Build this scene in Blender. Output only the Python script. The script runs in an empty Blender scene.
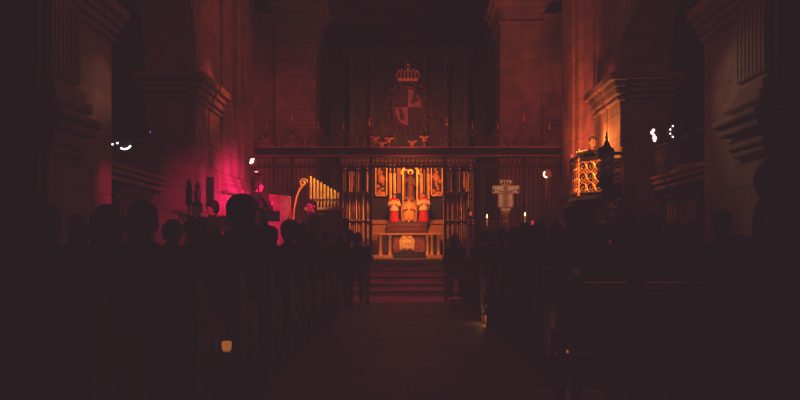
import bpy, bmesh, math, random
from mathutils import Vector, Matrix, Euler
random.seed(7)
PI = math.pi
scene = bpy.context.scene
col = scene.collection
V = Vector
# ------------------------------------------------------------------ camera constants
F = 800.0; VX = 408.0; VY = 250.0; EYE = 1.0
def W(px, py, Y):
    return V(((px - VX) * Y / F, Y, EYE - (py - VY) * Y / F))
def X(px, Y): return (px - VX) * Y / F
def Z(py, Y): return EYE - (py - VY) * Y / F

# ------------------------------------------------------------------ materials
MATS = {}
def mat(name, color, rough=0.6, metal=0.0, var=0.25, scale=6.0, bump=0.15, emit=None, strength=0.0, spec=0.4):
    if name in MATS: return MATS[name]
    m = bpy.data.materials.new(name); m.use_nodes = True
    nt = m.node_tree; N = nt.nodes; L = nt.links
    b = N['Principled BSDF']
    b.inputs['Roughness'].default_value = rough
    b.inputs['Metallic'].default_value = metal
    b.inputs['Specular IOR Level'].default_value = spec
    tc = N.new('ShaderNodeTexCoord')
    nz = N.new('ShaderNodeTexNoise'); nz.inputs['Scale'].default_value = scale; nz.inputs['Detail'].default_value = 4
    L.new(tc.outputs['Object'], nz.inputs['Vector'])
    cr = N.new('ShaderNodeValToRGB')
    a = [c * (1 - var) for c in color[:3]] + [1]; c2 = [min(1, c * (1 + var)) for c in color[:3]] + [1]
    cr.color_ramp.elements[0].position = 0.3; cr.color_ramp.elements[1].position = 0.7
    cr.color_ramp.elements[0].color = a; cr.color_ramp.elements[1].color = c2
    L.new(nz.outputs['Fac'], cr.inputs['Fac'])
    L.new(cr.outputs['Color'], b.inputs['Base Color'])
    if bump:
        bp = N.new('ShaderNodeBump'); bp.inputs['Strength'].default_value = bump; bp.inputs['Distance'].default_value = 0.02
        L.new(nz.outputs['Fac'], bp.inputs['Height']); L.new(bp.outputs['Normal'], b.inputs['Normal'])
    if emit:
        b.inputs['Emission Color'].default_value = (*emit, 1); b.inputs['Emission Strength'].default_value = strength
    MATS[name] = m
    return m

def stone(name, color, bw=0.9, bh=0.42, floor=False, rough=0.85, mortar=0.55):
    if name in MATS: return MATS[name]
    m = bpy.data.materials.new(name); m.use_nodes = True
    nt = m.node_tree; N = nt.nodes; L = nt.links
    b = N['Principled BSDF']; b.inputs['Roughness'].default_value = rough
    b.inputs['Specular IOR Level'].default_value = 0.25
    tc = N.new('ShaderNodeTexCoord'); sp = N.new('ShaderNodeSeparateXYZ'); L.new(tc.outputs['Object'], sp.inputs[0])
    cb = N.new('ShaderNodeCombineXYZ')
    if floor:
        L.new(sp.outputs['X'], cb.inputs['X']); L.new(sp.outputs['Y'], cb.inputs['Y'])
    else:
        ad = N.new('ShaderNodeMath'); ad.operation = 'ADD'
        L.new(sp.outputs['X'], ad.inputs[0]); L.new(sp.outputs['Y'], ad.inputs[1])
        L.new(ad.outputs[0], cb.inputs['X']); L.new(sp.outputs['Z'], cb.inputs['Y'])
    br = N.new('ShaderNodeTexBrick'); L.new(cb.outputs[0], br.inputs['Vector'])
    br.inputs['Scale'].default_value = 1.0
    br.inputs['Brick Width'].default_value = bw; br.inputs['Row Height'].default_value = bh
    br.inputs['Mortar Size'].default_value = 0.012; br.inputs['Mortar Smooth'].default_value = 0.3
    br.inputs['Color1'].default_value = (*color, 1)
    br.inputs['Color2'].default_value = (*[c * 0.82 for c in color], 1)
    br.inputs['Mortar'].default_value = (*[c * mortar for c in color], 1)
    nz = N.new('ShaderNodeTexNoise'); nz.inputs['Scale'].default_value = 2.2; nz.inputs['Detail'].default_value = 6
    L.new(tc.outputs['Object'], nz.inputs['Vector'])
    mr = N.new('ShaderNodeMapRange'); mr.inputs['From Min'].default_value = .3; mr.inputs['From Max'].default_value = .7
    mr.inputs['To Min'].default_value = .6; mr.inputs['To Max'].default_value = 1.15
    L.new(nz.outputs['Fac'], mr.inputs['Value'])
    mx = N.new('ShaderNodeMix'); mx.data_type = 'RGBA'; mx.blend_type = 'MULTIPLY'; mx.inputs['Factor'].default_value = 1
    L.new(br.outputs['Color'], mx.inputs['A']); L.new(mr.outputs['Result'], mx.inputs['B'])
    L.new(mx.outputs['Result'], b.inputs['Base Color'])
    bp = N.new('ShaderNodeBump'); bp.inputs['Strength'].default_value = .35; bp.inputs['Distance'].default_value = .02
    L.new(nz.outputs['Fac'], bp.inputs['Height']); L.new(bp.outputs['Normal'], b.inputs['Normal'])
    MATS[name] = m
    return m

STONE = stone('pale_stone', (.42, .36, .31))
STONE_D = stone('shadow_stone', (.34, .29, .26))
FLOOR = stone('floor_slabs', (.20, .165, .15), .8, .8, True, .55, .5)
STEP = stone('step_stone', (.24, .19, .17), 1.3, 2.0, False, .6, .6)
PLASTER = mat('aged_plaster', (.25, .22, .2), .9, scale=1.5, spec=.2)
IRON = mat('black_iron', (.05, .04, .04), .45, .6, scale=30, bump=.1)
IRON_R = mat('dark_red_iron', (.11, .055, .05), .5, .5, scale=30, bump=.1)
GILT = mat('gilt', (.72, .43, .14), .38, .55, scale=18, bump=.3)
DARKGILT = mat('tarnished_gilt', (.10, .05, .035), .6, .2, scale=12, bump=.3)  # unlit upper storey of the altarpiece: its shade is put into the colour
GILT_D = mat('dull_gilt', (.45, .25, .10), .5, .4, scale=12, bump=.3)
WOOD = mat('dark_walnut', (.07, .036, .022), .5, scale=9, bump=.12)
WOOD_P = mat('pew_oak', (.06, .030, .020), .6, scale=11, bump=.12)
WOOD_O = mat('warm_wood', (.38, .19, .09), .5, scale=9, bump=.15)
BLACKM = mat('matte_black', (.015, .015, .016), .6, scale=20, bump=.05)
MARBLE = mat('red_marble', (.28, .09, .06), .4, scale=7, var=.45, bump=.05)
DARKMARB = mat('black_marble', (.04, .03, .03), .4, scale=7, var=.4, bump=.05)
CREAM = mat('cream_paint', (.80, .66, .48), .55, scale=14, bump=.1)
PALEGOLD = mat('pale_gold_relief', (.85, .62, .34), .45, .2, scale=14, bump=.3)
IVORY = mat('ivory_panel', (.86, .74, .58), .5, scale=20, bump=.1)
OCHRE = mat('ochre_panel', (.52, .27, .12), .6, scale=20, bump=.1)
UMBER = mat('umber_paint', (.022, .013, .010), .6, scale=20, bump=.1)
REDCL = mat('scarlet_cloth', (.62, .02, .035), .75, scale=16, bump=.25)
WHITECL = mat('white_brocade', (.82, .66, .42), .65, scale=26, bump=.3)
GOLDCL = mat('gold_brocade', (.70, .40, .12), .55, .2, scale=22, bump=.4)
SKIN = mat('skin', (.56, .34, .25), .55, scale=10, var=.1, bump=.04)
SKINW = mat('carved_face_paint', (.62, .38, .26), .55, scale=10, var=.1, bump=.04)
HAIR_K = mat('black_hair', (.012, .009, .008), .6, scale=60, bump=.4)
HAIR_B = mat('brown_hair', (.035, .02, .013), .6, scale=60, bump=.4)
HAIR_G = mat('grey_hair', (.09, .085, .08), .6, scale=60, bump=.4)
CO = [mat('black_wool', (.012, .011, .012), .9, scale=50, bump=.2), mat('navy_wool', (.012, .014, .025), .9, scale=50, bump=.2),
      mat('brown_wool', (.028, .018, .013), .9, scale=50, bump=.2), mat('charcoal_wool', (.025, .024, .025), .9, scale=50, bump=.2)]
TROU = mat('dark_trousers', (.012, .012, .014), .9, scale=40, bump=.15)
SHOE = mat('black_leather', (.01, .01, .01), .4, scale=30, bump=.1)
WAX = mat('candle_wax', (.75, .6, .4), .5, scale=20, bump=.05, emit=(1, .45, .12), strength=.12)
FLAME = mat('candle_flame', (1, .7, .3), .5, emit=(1, .5, .16), strength=9, bump=0)
BULB = mat('warm_lamp_lens', (1, .9, .7), .3, emit=(1, .62, .24), strength=4, bump=0)
WLED = mat('white_led', (1, .95, .95), .3, emit=(1, .82, .85), strength=4.5, bump=0)
BLED = mat('blue_led', (.2, .3, 1), .3, emit=(.15, .25, 1), strength=2.0, bump=0)
PLED = mat('pink_led', (1, .5, .6), .3, emit=(1, .35, .38), strength=4, bump=0)
MLED = mat('magenta_led', (1, .1, .3), .3, emit=(1, .02, .2), strength=8, bump=0)
LENSOFF = mat('dark_lens', (.03, .03, .035), .15, bump=0)
REDGL = mat('red_glass', (.6, .03, .02), .2, emit=(1, .09, .03), strength=.35, bump=0)
AMBERGL = mat('amber_glass', (.9, .4, .1), .2, emit=(1, .27, .05), strength=.3, bump=0)
SCREENM = mat('phone_screen', (.006, .005, .008), .3, emit=(.6, .1, .25), strength=.02, bump=0)
VARN = mat('violin_varnish', (.35, .12, .04), .3, scale=20, bump=.05)
PAPER = mat('paper', (.75, .65, .5), .8, scale=20, bump=.05)
EYEW = mat('eye_white', (.6,.55,.5), .3, bump=0); EYEK = mat('dark_iris', (.02,.012,.008), .2, bump=0)
LIDPAINT = mat('rose_painted_lid', (.20, .10, .11), .45, scale=8, bump=.05)

# ------------------------------------------------------------------ mesh builder
class MB:
    def __init__(s): s.v = []; s.f = []; s.mi = []; s.m = 0
    def add(s, vs, fs):
        o = len(s.v); s.v += [tuple(p) for p in vs]
        for f in fs: s.f.append([o + i for i in f]); s.mi.append(s.m)
    def box(s, a, b):
        x0, y0, z0 = [min(p, q) for p, q in zip(a, b)]; x1, y1, z1 = [max(p, q) for p, q in zip(a, b)]
        s.add([(x0,y0,z0),(x1,y0,z0),(x1,y1,z0),(x0,y1,z0),(x0,y0,z1),(x1,y0,z1),(x1,y1,z1),(x0,y1,z1)],
              [(0,3,2,1),(4,5,6,7),(0,1,5,4),(1,2,6,5),(2,3,7,6),(3,0,4,7)]); return s
    def obox(s, M, sx, sy, sz):
        vs = [M @ V((x*sx/2, y*sy/2, z*sz/2)) for z in (-1,1) for x, y in ((-1,-1),(1,-1),(1,1),(-1,1))]
        s.add(vs, [(0,3,2,1),(4,5,6,7),(0,1,5,4),(1,2,6,5),(2,3,7,6),(3,0,4,7)]); return s
    def cyl(s, p0, p1, r0, r1=None, n=12):
        r1 = r0 if r1 is None else r1
        return s.loft([(V(p0), r0), (V(p1), r1)], n)
    def loft(s, pr, n=10, closed=False):
        pts = [V(p) for p, r in pr]; k = len(pts); vs = []
        d0 = (pts[1] - pts[0]).normalized()
        u = d0.orthogonal().normalized()
        for i, (p, r) in enumerate(pr):
            if closed: d = pts[(i+1) % k] - pts[i-1]
            else: d = pts[min(i+1, k-1)] - pts[max(i-1, 0)]
            d = d.normalized() if d.length > 1e-9 else d0
            u = (u - d * u.dot(d))
            u = u.normalized() if u.length > 1e-6 else d.orthogonal().normalized()
            w = d.cross(u)
            for j in range(n):
                a = 2*PI*j/n; vs.append(V(p) + (u*math.cos(a) + w*math.sin(a)) * r)
        fs = []
        for i in range(k if closed else k-1):
            i2 = (i+1) % k
            for j in range(n):
                fs.append((i*n+j, i*n+(j+1) % n, i2*n+(j+1) % n, i2*n+j))
        if not closed: fs += [tuple(range(n-1, -1, -1)), tuple((k-1)*n + j for j in range(n))]
        s.add(vs, fs); return s
    def tube(s, pts, r, n=6, closed=False): return s.loft([(p, r) for p in pts], n, closed)
    def lathe(s, c, prof, n=16):
        c = V(c); vs = []; fs = []
        for r, z in prof:
            for j in range(n):
                a = 2*PI*j/n; vs.append(c + V((r*math.cos(a), r*math.sin(a), z)))
        k = len(prof)
        for i in range(k-1):
            for j in range(n): fs.append((i*n+j, i*n+(j+1) % n, (i+1)*n+(j+1) % n, (i+1)*n+j))
        fs += [tuple(range(n-1, -1, -1)), tuple((k-1)*n+j for j in range(n))]
        s.add(vs, fs); return s
    def ell(s, c, r, M=None, n=12, m=8):
        c = V(c); r = (r,)*3 if isinstance(r, (int, float)) else r
        vs = []; fs = []
        for i in range(1, m):
            t = PI*i/m
            for j in range(n):
                a = 2*PI*j/n
                vs.append(V((r[0]*math.sin(t)*math.cos(a), r[1]*math.sin(t)*math.sin(a), r[2]*math.cos(t))))
        top = len(vs); vs.append(V((0,0,r[2]))); vs.append(V((0,0,-r[2])))
        for i in range(m-2):
            for j in range(n): fs.append((i*n+j, (i+1)*n+j, (i+1)*n+(j+1) % n, i*n+(j+1) % n))
        for j in range(n):
            fs.append((top, j, (j+1) % n)); fs.append((top+1, (m-2)*n+(j+1) % n, (m-2)*n+j))
        if M is not None: vs = [M @ (p + c) for p in vs]
        else: vs = [p + c for p in vs]
        s.add(vs, fs); return s
    def cap(s, p0, p1, r0, r1=None):
        r1 = r0 if r1 is None else r1
        p0 = V(p0); p1 = V(p1)
        s.ell(p0, r0, n=10, m=6); s.ell(p1, r1, n=10, m=6)
        if (p1-p0).length > 1e-5: s.loft([(p0, r0), (p1, r1)], 10)
        return s
    def prism(s, poly, fn, d0, d1):
        """poly 2-D points; fn(u,v,d) -> world"""
        n = len(poly)
        vs = [fn(u, v, d0) for u, v in poly] + [fn(u, v, d1) for u, v in poly]
        fs = [tuple(range(n-1, -1, -1)), tuple(range(n, 2*n))] + [(i, (i+1) % n, n+(i+1) % n, n+i) for i in range(n)]
        s.add(vs, fs); return s
    def mesh(s, name, mats, smooth=False, fix=True):
        me = bpy.data.meshes.new(name)
        me.from_pydata(s.v, [], s.f); 
        for m in (mats if isinstance(mats, (list, tuple)) else [mats]): me.materials.append(m)
        me.polygons.foreach_set('material_index', s.mi)
        if fix:
            bm = bmesh.new(); bm.from_mesh(me); bmesh.ops.recalc_face_normals(bm, faces=bm.faces); bm.to_mesh(me); bm.free()
        if smooth:
            me.polygons.foreach_set('use_smooth', [True]*len(me.polygons))
            try: me.set_sharp_from_angle(angle=math.radians(40))
            except Exception: pass
        me.update()
        return me
    def build(s, name, mats, parent=None, smooth=False, bevel=0.0):
        o = bpy.data.objects.new(name, s.mesh(name, mats, smooth)); col.objects.link(o)
        if parent is not None: o.parent = parent
        if bevel:
            b = o.modifiers.new('edge', 'BEVEL'); b.width = bevel; b.segments = 2; b.limit_method = 'ANGLE'
        return o
def bx(a, b): return MB().box(a, b)
def tag(o, label=None, cat=None, group=None, kind=None):
    if label: o['label'] = label
    if cat: o['category'] = cat
    if group: o['group'] = group
    if kind: o['kind'] = kind
    return o
def thing(name, label, cat, loc=(0,0,0), rz=0, group=None):
    o = bpy.data.objects.new(name, None); o.empty_display_size = .1; col.objects.link(o)
    o.location = loc; o.rotation_euler = (0, 0, rz); tag(o, label, cat, group); return o
def copy_tree(o, parent=None):
    c = o.copy(); col.objects.link(c)
    if parent is not None: c.parent = parent
    for ch in list(o.children): copy_tree(ch, c)
    return c
def struct(o, label=None): tag(o, label, None, None, 'structure'); return o
def child_local(o, root):   # geometry was made in world space, keep it there under a moved root
    o.matrix_parent_inverse = Matrix.LocRotScale(root.location, root.rotation_euler, root.scale).inverted(); return o

# ------------------------------------------------------------------ THE CHURCH SHELL
WN = 3.7          # nave half width
WT = 0.8          # arcade thickness
struct(bx((-7.6, -3, -.2), (7.6, 19.0, 0)).build('floor', FLOOR), 'stone slab floor of the nave and aisles')
struct(bx((-4.4, 19.0, -.2), (4.4, 31.2, .72)).build('floor_chancel', STEP), 'raised stone floor behind the iron screen')
st = thing('chancel_steps', 'five wide stone steps rising from aisle to screen', 'steps'); st['kind'] = 'structure'; del st['category']
for i in range(4):
    z = .144*(i+1); y0 = 17.2 + .36*i
    s_ = bx((-3.68, y0, z-.144), (3.68, 19.0, z-.03)).build('step', STEP, st)
    bx((-3.68, y0-.03, z-.03), (3.68, 19.0, z)).build('tread', STEP, s_)
for sd, nm in ((-1, 'left'), (1, 'right')):
    struct(bx((sd*4.4, 18.9, 0), (sd*7.6, 19.1, 10.5)).build('wall_%s_aisle_end' % nm, PLASTER), 'plain wall closing the end of the side aisle')
    struct(bx((sd*7.4, -3, 0), (sd*7.6, 18.9, 10.5)).build('wall_%s_aisle' % nm, PLASTER), 'plain outer wall of the dark side aisle')
    m = MB()
    def spandrel(y0, y1, zs=4.0, zt=10.5):
        r = (y1-y0)/2; cy = (y0+y1)/2
        pts = [(y0, zs)] + [(cy - r*math.cos(PI*k/20), zs + r*math.sin(PI*k/20)) for k in range(1, 20)] + [(y1, zs), (y1, zt), (y0, zt)]
        # strips between arc and top keep the faces convex
        arc = [(cy - r*math.cos(PI*k/20), zs + r*math.sin(PI*k/20)) for k in range(21)]
        for k in range(20):
            a, b = arc[k], arc[k+1]
            m.prism([a, b, (b[0], zt), (a[0], zt)], lambda u, v, d: (d, u, v), sd*WN, sd*(WN+WT))
    def solid(y0, y1, z0=4.0, zt=10.5): m.box((sd*WN, y0, z0), (sd*(WN+WT), y1, zt))
    solid(-3, -1.4, 0); spandrel(-1.4, 2.3); solid(2.3, 4.3); spandrel(4.3, 8.0); solid(8.0, 10.0); spandrel(10.0, 13.7)
    solid(13.7, 15.5); solid(15.5, 19.0, 0)
    # moulded archivolt on the nave side
    struct(m.build('wall_%s' % nm, STONE), 'stone arcade wall with round arches')
    # archivolt bands
    for (y0, y1) in ((4.3, 8.0), (10.0, 13.7)):
        m = MB(); r = (y1-y0)/2; cy = (y0+y1)/2
        for k in range(24):
            a0, a1 = PI*k/24, PI*(k+1)/24
            q = []
            for rr, aa in ((r+.02, a0), (r+.02, a1), (r+.30, a1), (r+.30, a0)):
                q.append((cy - rr*math.cos(aa), 4.02 + rr*math.sin(aa)))
            m.prism(q, lambda u, v, d: (d, u, v), sd*(WN-.07), sd*(WN+.01))
        struct(m.build('trim_arch_%s' % nm, STONE), 'moulded stone band around an arcade arch')
    # piers --------------------------------------------------------------
    def pier(y0, y1, near):
        p = thing('stone_pillar', None, None); p['kind'] = 'structure'
        bx((sd*(WN+.0), y0, 0), (sd*(WN+WT), y1, 3.66)).build('shaft', STONE, p, bevel=.015)
        mid = (y0+y1)/2
        if not near:
            for a, b in ((y0+.0, mid-.07), (mid+.07, y1)):
                bx((sd*(WN-.07), a, 0), (sd*(WN+.02), b, 3.68)).build('pilaster', STONE, p, bevel=.012)
                c = MB()
                for q, (z0, z1, e) in enumerate(((3.56, 3.62, .05), (3.66, 3.78, .08), (3.78, 3.88, .13), (3.88, 4.02, .20))):
                    c.box((sd*(WN-.07-e), a-(e if a == y0 else 0), z0), (sd*(WN+.02), b+(e*.6 if b == y1 else 0), z1))
                c.build('pilaster_capital', STONE, p, bevel=.02)
        else:
            bx((sd*(WN-.06), y0+.1, 0), (sd*(WN+.02), y1-1.2, 2.1)).build('pedestal', STONE, p, bevel=.02)
            c = MB()
            for z0, z1, e in ((2.0, 2.08, .06), (2.08, 2.20, .09), (2.24, 2.35, .17), (2.35, 2.43, .22), (2.50, 2.62, .13), (2.62, 2.75, .08)):
                c.box((sd*(WN-.06-e), y0+.1-e, z0), (sd*(WN+.02), y1-1.2+e, z1))
            c.box((sd*(WN-.12), y0+.05, 2.1), (sd*(WN+.02), y1-1.15, 2.7))
            c.build('pedestal_cornice', STONE, p, bevel=.025)
            f = MB(); ya, yb = y0+.12, y1-1.22
            f.box((sd*(WN-.06), ya, 2.75), (sd*(WN+.02), yb, 3.68))
            nfl = 7
            for k in range(nfl+1):
                yy = ya + (yb-ya)*k/nfl
                f.box((sd*(WN-.10), yy-.03, 2.82), (sd*(WN-.05), yy+.03, 3.62))
            f.build('fluted_pilaster', STONE, p)
        c = MB()
        for z0, z1, e in ((3.60, 3.66, .05), (3.70, 3.80, .08), (3.80, 3.90, .12), (3.90, 4.02, .18)):
            c.box((sd*(WN-e*.9), y0-e, z0), (sd*(WN+WT+e), y1+e, z1))
        c.box((sd*WN, y0, 3.6), (sd*(WN+WT), y1, 4.0))
        c.build('capital', STONE, p, bevel=.02)
        c = MB()
        for z0, z1, e in ((0, .35, .12), (.35, .45, .08), (.45, .52, .04)):
            c.box((sd*(WN-(e if not near else .14)), y0-e, z0), (sd*(WN+WT+e), y1+e, z1))
        c.build('plinth', STONE, p, bevel=.02)
        return p
    tag(pier(2.3, 4.3, True), 'stone pillar nearest the camera'); 
    tag(pier(8.0, 10.0, True), 'stone pillar with a heavy projecting cornice')
    tag(pier(13.7, 15.5, False), 'stone pillar with paired pilasters and capital')
    # wall strips between pier and screen
    w = MB()
    for a, b, e in ((15.75, 16.55, .05), (16.9, 18.75, .09), (17.35, 18.3, .13)):
        w.box((sd*(WN-e), a, 0), (sd*(WN+.02), b, 10.4))
    struct(w.build('trim_pilasters_%s' % nm, STONE), 'tall flat pilasters beside the iron screen')
    w = MB()
    for z0, z1, e in ((0, 1.9, .17), (1.9, 1.98, .22), (1.98, 2.1, .19), (2.16, 2.28, .24), (2.28, 2.4, .18), (2.4, 2.5, .15)):
        w.box((sd*(WN-e), 16.85, z0), (sd*(WN+.02), 18.8, z1)); w.box((sd*(WN-e+.06), 15.7, z0), (sd*(WN+.02), 16.85, z1))
    struct(w.build('trim_plinth_%s' % nm, STONE, bevel=.015), 'moulded stone pedestal under the pilasters')
    # chancel piers ------------------------------------------------------
    p = thing('chancel_pillar', 'tall square pillar behind the iron screen', None); p['kind'] = 'structure'
    bx((sd*2.42, 20.6, .72), (sd*4.2, 22.2, 7.1)).build('shaft', STONE, p, bevel=.02)
    bx((sd*2.36, 20.5, .72), (sd*3.42, 20.66, 7.1)).build('pilaster', STONE, p, bevel=.02)
    c = MB()
    for z0, z1, e in ((6.8, 6.88, .05), (7.1, 7.22, .08), (7.22, 7.35, .16), (7.35, 7.5, .25)):
        c.box((sd*(2.36-e), 20.5-e, z0), (sd*(3.42+e), 22.2, z1))
    c.build('capital', STONE, p, bevel=.02)
    c = MB()
    for z0, z1, e in ((.72, 1.3, .10), (1.3, 1.4, .06)):
        c.box((sd*(2.36-e), 20.5-e, z0), (sd*(3.42+e), 20.7, z1))
    c.build('plinth', STONE, p)
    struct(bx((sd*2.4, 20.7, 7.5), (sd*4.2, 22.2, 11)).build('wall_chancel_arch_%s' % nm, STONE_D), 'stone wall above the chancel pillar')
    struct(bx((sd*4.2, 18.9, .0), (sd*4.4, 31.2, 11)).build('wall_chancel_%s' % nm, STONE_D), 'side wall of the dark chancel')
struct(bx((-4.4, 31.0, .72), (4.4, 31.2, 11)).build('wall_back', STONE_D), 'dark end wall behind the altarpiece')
struct(bx((-7.6, -3.2, 0), (7.6, -3.0, 10.5)).build('wall_front', PLASTER), 'entrance wall behind the camera')
struct(bx((-7.6, -3.2, 10.5), (7.6, 19.0, 10.7)).build('ceiling', PLASTER), 'dark nave ceiling')
struct(bx((-4.4, 19.0, 11), (4.4, 31.2, 11.2)).build('ceiling_chancel', PLASTER), 'dark chancel ceiling')

# ------------------------------------------------------------------ IRON SCREEN
YS = 18.95
scr = thing('iron_screen', 'tall black iron choir screen with gilt cresting across the chancel', 'screen')
XL, XR = -3.66, 3.66; GX = .88
ZB = .72
m = MB(); m.box((XL, YS-.09, 3.24), (XR, YS+.09, 3.40))
m.build('beam', BLACKM, scr)
m = MB(); m.box((XL, YS-.13, 3.40), (XR, YS+.13, 3.44)); m.box((XL, YS-.12, 3.20), (XR, YS+.12, 3.24)); m.build('beam_moulding', mat('rosy_iron', (.30,.15,.13), .5, .3, scale=30, bump=.1), scr, bevel=.008)
m = MB(); m.box((XL, YS-.05, 2.95), (XR, YS+.05, 3.0))
k = XL
while k < XR:
    m.ell((k, YS-.05, 2.975), .028, n=6, m=4); k += .105
m.build('frieze_rail', IRON_R, scr)
m = MB(); k = XL + .05
while k < XR:
    m.cyl((k, YS, 3.0), (k, YS, 3.2), .012, n=6)
    m.tube([V((k + .0525 + .045*math.cos(PI*t/6), YS, 3.0 + .06*math.sin(PI*t/6))) for t in range(7)], .008, 5)
    k += .105
m.build('frieze', IRON_R, scr)
def barset(x0, x1):
    m = MB(); n = int(round((x1-x0)/.105))
    for i in range(1, n):
        x = x0 + (x1-x0)*i/n
        m.cyl((x, YS, ZB+.12), (x, YS, 2.96), .0125, n=6)
        m.ell((x, YS, 2.2), (.026, .026, .035), n=6, m=5)
        m.ell((x, YS, 1.25), (.026, .026, .035), n=6, m=5)
        m.tube([V((x - .0525 + .05*math.cos(PI*t/6), YS, 2.88 - .05*math.sin(PI*t/6) + .05)) for t in range(7)], .007, 4)
    m.box((x0, YS-.025, ZB+.08), (x1, YS+.025, ZB+.13)); m.box((x0, YS-.02, 1.66), (x1, YS+.02, 1.69))
    return m
posts = [XL+.03, -2.75, -1.82, -GX, GX, 1.82, 2.75, XR-.03]
for a, b in zip(posts[:-1], posts[1:]):
    if a < 0 < b: continue
    barset(a, b).build('bar_panel', IRON_R, scr, smooth=True)
for x in posts:
    m = MB(); m.lathe((x, YS, ZB), [(.06,0),(.06,.12),(.04,.14),(.028,.2),(.028,1.4),(.045,1.44),(.028,1.48),(.028,2.2),(.04,2.24),(.04,2.5)], 10)
    m.build('post', IRON_R, scr, smooth=True)
# open gate leaves, folded back towards the altar
for sd in (-1, 1):
    g = MB(); n = 7; ang = math.radians(8)
    dx, dy = sd*math.cos(ang)*.82, math.sin(ang)*.82
    for i in range(n+1):
        t = i/n; x = sd*(GX+.02) + dx*t; y = YS+.07+dy*t
        g.cyl((x, y, ZB+.05), (x, y, 2.9), .0125 if 0 < i < n else .022, n=6)
    for z in (ZB+.06, 1.67, 2.9): g.tube([V((sd*(GX+.02), YS+.07, z)), V((sd*(GX+.02)+dx, YS+.07+dy, z))], .02, 6)
    g.build('gate_leaf', IRON_R, scr, smooth=True)
def spiral(c, r, turns, a0, sgn, n=22):
    return [V((c[0] + r*(1-.85*t/n)*math.cos(a0 + sgn*turns*2*PI*t/n), c[1], c[2] + r*(1-.85*t/n)*math.sin(a0 + sgn*turns*2*PI*t/n))) for t in range(n+1)]
# cresting
ncr = 12; step = (XR-XL)/ncr
for i in range(ncr):
    xc = XL + step*(i+.5)
    if abs(xc) < .5: continue
    h = .52 if abs(xc) < 1.2 else (.62 if i % 3 == 1 else .42)
    m = MB()
    for sg in (-1, 1):
        m.tube(spiral((xc+sg*.15, YS, 3.44+.14), .13, 1.4, -PI/2, sg), .014, 5)
        m.tube(spiral((xc+sg*.10, YS, 3.44+.36), .09, 1.3, -PI/2, -sg), .012, 5)
        m.tube([V((xc+sg*.26*(1-t), YS, 3.44+h*t**.7)) for t in [q/8 for q in range(9)]], .012, 5)
        for q in range(3): m.ell((xc+sg*(.23-.07*q), YS, 3.52+h*.28*q), (.035, .014, .05), n=6, m=5)
    m.ell((xc, YS, 3.44+h*.62), (.05, .03, .07), n=8, m=6)
    m.build('cresting_scroll', IRON_R, scr, smooth=True)
    m = MB(); m.lathe((xc, YS, 3.44+h-.02), [(.012,0),(.03,.03),(.035,.06),(.012,.1),(.02,.13),(.004,.2)], 8)
    m.build('finial', GILT_D if abs(xc) > 1.2 else GILT, scr, smooth=True)
for x, z in ((-.78, 3.62), (-.45, 3.6), (.10, 3.53), (.38, 3.64), (-.62, 3.50)):
    m = MB(); m.ell((x, YS-.12, z), (.06, .04, .05), n=10, m=7)
    for sg in (-1, 1): m.ell((x+sg*.07, YS-.10, z+.03), (.05, .02, .03), n=8, m=6); m.ell((x+sg*.03, YS-.12, z-.05), (.025, .025, .035), n=8, m=6)
    m.cyl((x, YS-.12, 3.43), (x, YS-.12, z), .015, n=6)
    m.build('gilt_rosette', GILT, scr, smooth=True)
# coat of arms
ca = bpy.data.objects.new('coat_of_arms', None); col.objects.link(ca); ca.parent = scr
cz = 4.37
def oval(a, b, k=28): return [(a*math.cos(2*PI*t/k), b*math.sin(2*PI*t/k)) for t in range(k)]
fn = lambda u, v, d: (u, YS-.02+d, cz+v)
MB().prism(oval(.34, .47), fn, -.03, .03).build('shield', mat('shield_umber', (.07,.045,.04), .6), ca)
for sx, sz in ((1,1),(-1,-1)):
    pts = [(0,0)] + [(sx*.31*math.cos(PI/2*t/8)*1.0, sz*.43*math.sin(PI/2*t/8)) for t in range(9)]
    MB().prism(pts, fn, -.055, -.02).build('pale_quarter', mat('dull_rose_quarter', (.30, .19, .17), .6), ca)
for sx, sz in ((-1,1),(1,-1)):
    pts = [(0,0)] + [(sx*.31*math.cos(PI/2*t/8), sz*.43*math.sin(PI/2*t/8)) for t in range(9)]
    MB().prism(pts, fn, -.05, -.02).build('dark_quarter', mat('dark_quarter', (.05, .03, .03), .6), ca)
m = MB()
m.ell((.15, YS-.08, cz+.20), (.05, .03, .11)); m.ell((.17, YS-.08, cz+.33), (.04, .03, .04)); m.ell((.22, YS-.08, cz+.18), (.03, .02, .05)); m.ell((.10, YS-.08, cz+.12), (.03, .02, .06))
m.ell((-.15, YS-.08, cz-.20), (.05, .03, .11)); m.ell((-.17, YS-.08, cz-.08), (.04, .03, .04)); m.ell((-.10, YS-.08, cz-.24), (.03, .02, .05))
m.build('heraldic_charge', IRON_R, ca, smooth=True)
m = MB(); m.tube([V((.36*math.cos(2*PI*t/36), YS-.06, cz+.49*math.sin(2*PI*t/36))) for t in range(36)], .028, 6, True)
m.build('shield_rim', IRON_R, ca, smooth=True)
m = MB()
for k in range(26):
    a = -PI/2 + (PI*1.0)*(k/25 - .5)*1.75 + PI
    a = 2*PI*k/26
    r1 = 1.28 + .1*math.sin(k*2.1)
    m.ell((.36*r1*math.cos(a)*1.15, YS-.03, cz+.49*r1*math.sin(a)*.98), (.06, .025, .06), n=8, m=6)
    m.tube(spiral((.36*1.42*math.cos(a), YS-.02, cz+.49*1.3*math.sin(a)), .07, 1.2, a, 1 if k % 2 else -1, 14), .011, 5)
m.build('mantling', IRON_R, ca, smooth=True)
m = MB(); zc = 5.0
m.prism([(-.22, 0), (.22, 0), (.25, .06), (-.25, .06)], lambda u, v, d: (u, YS+d, zc+v), -.06, .06)
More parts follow.
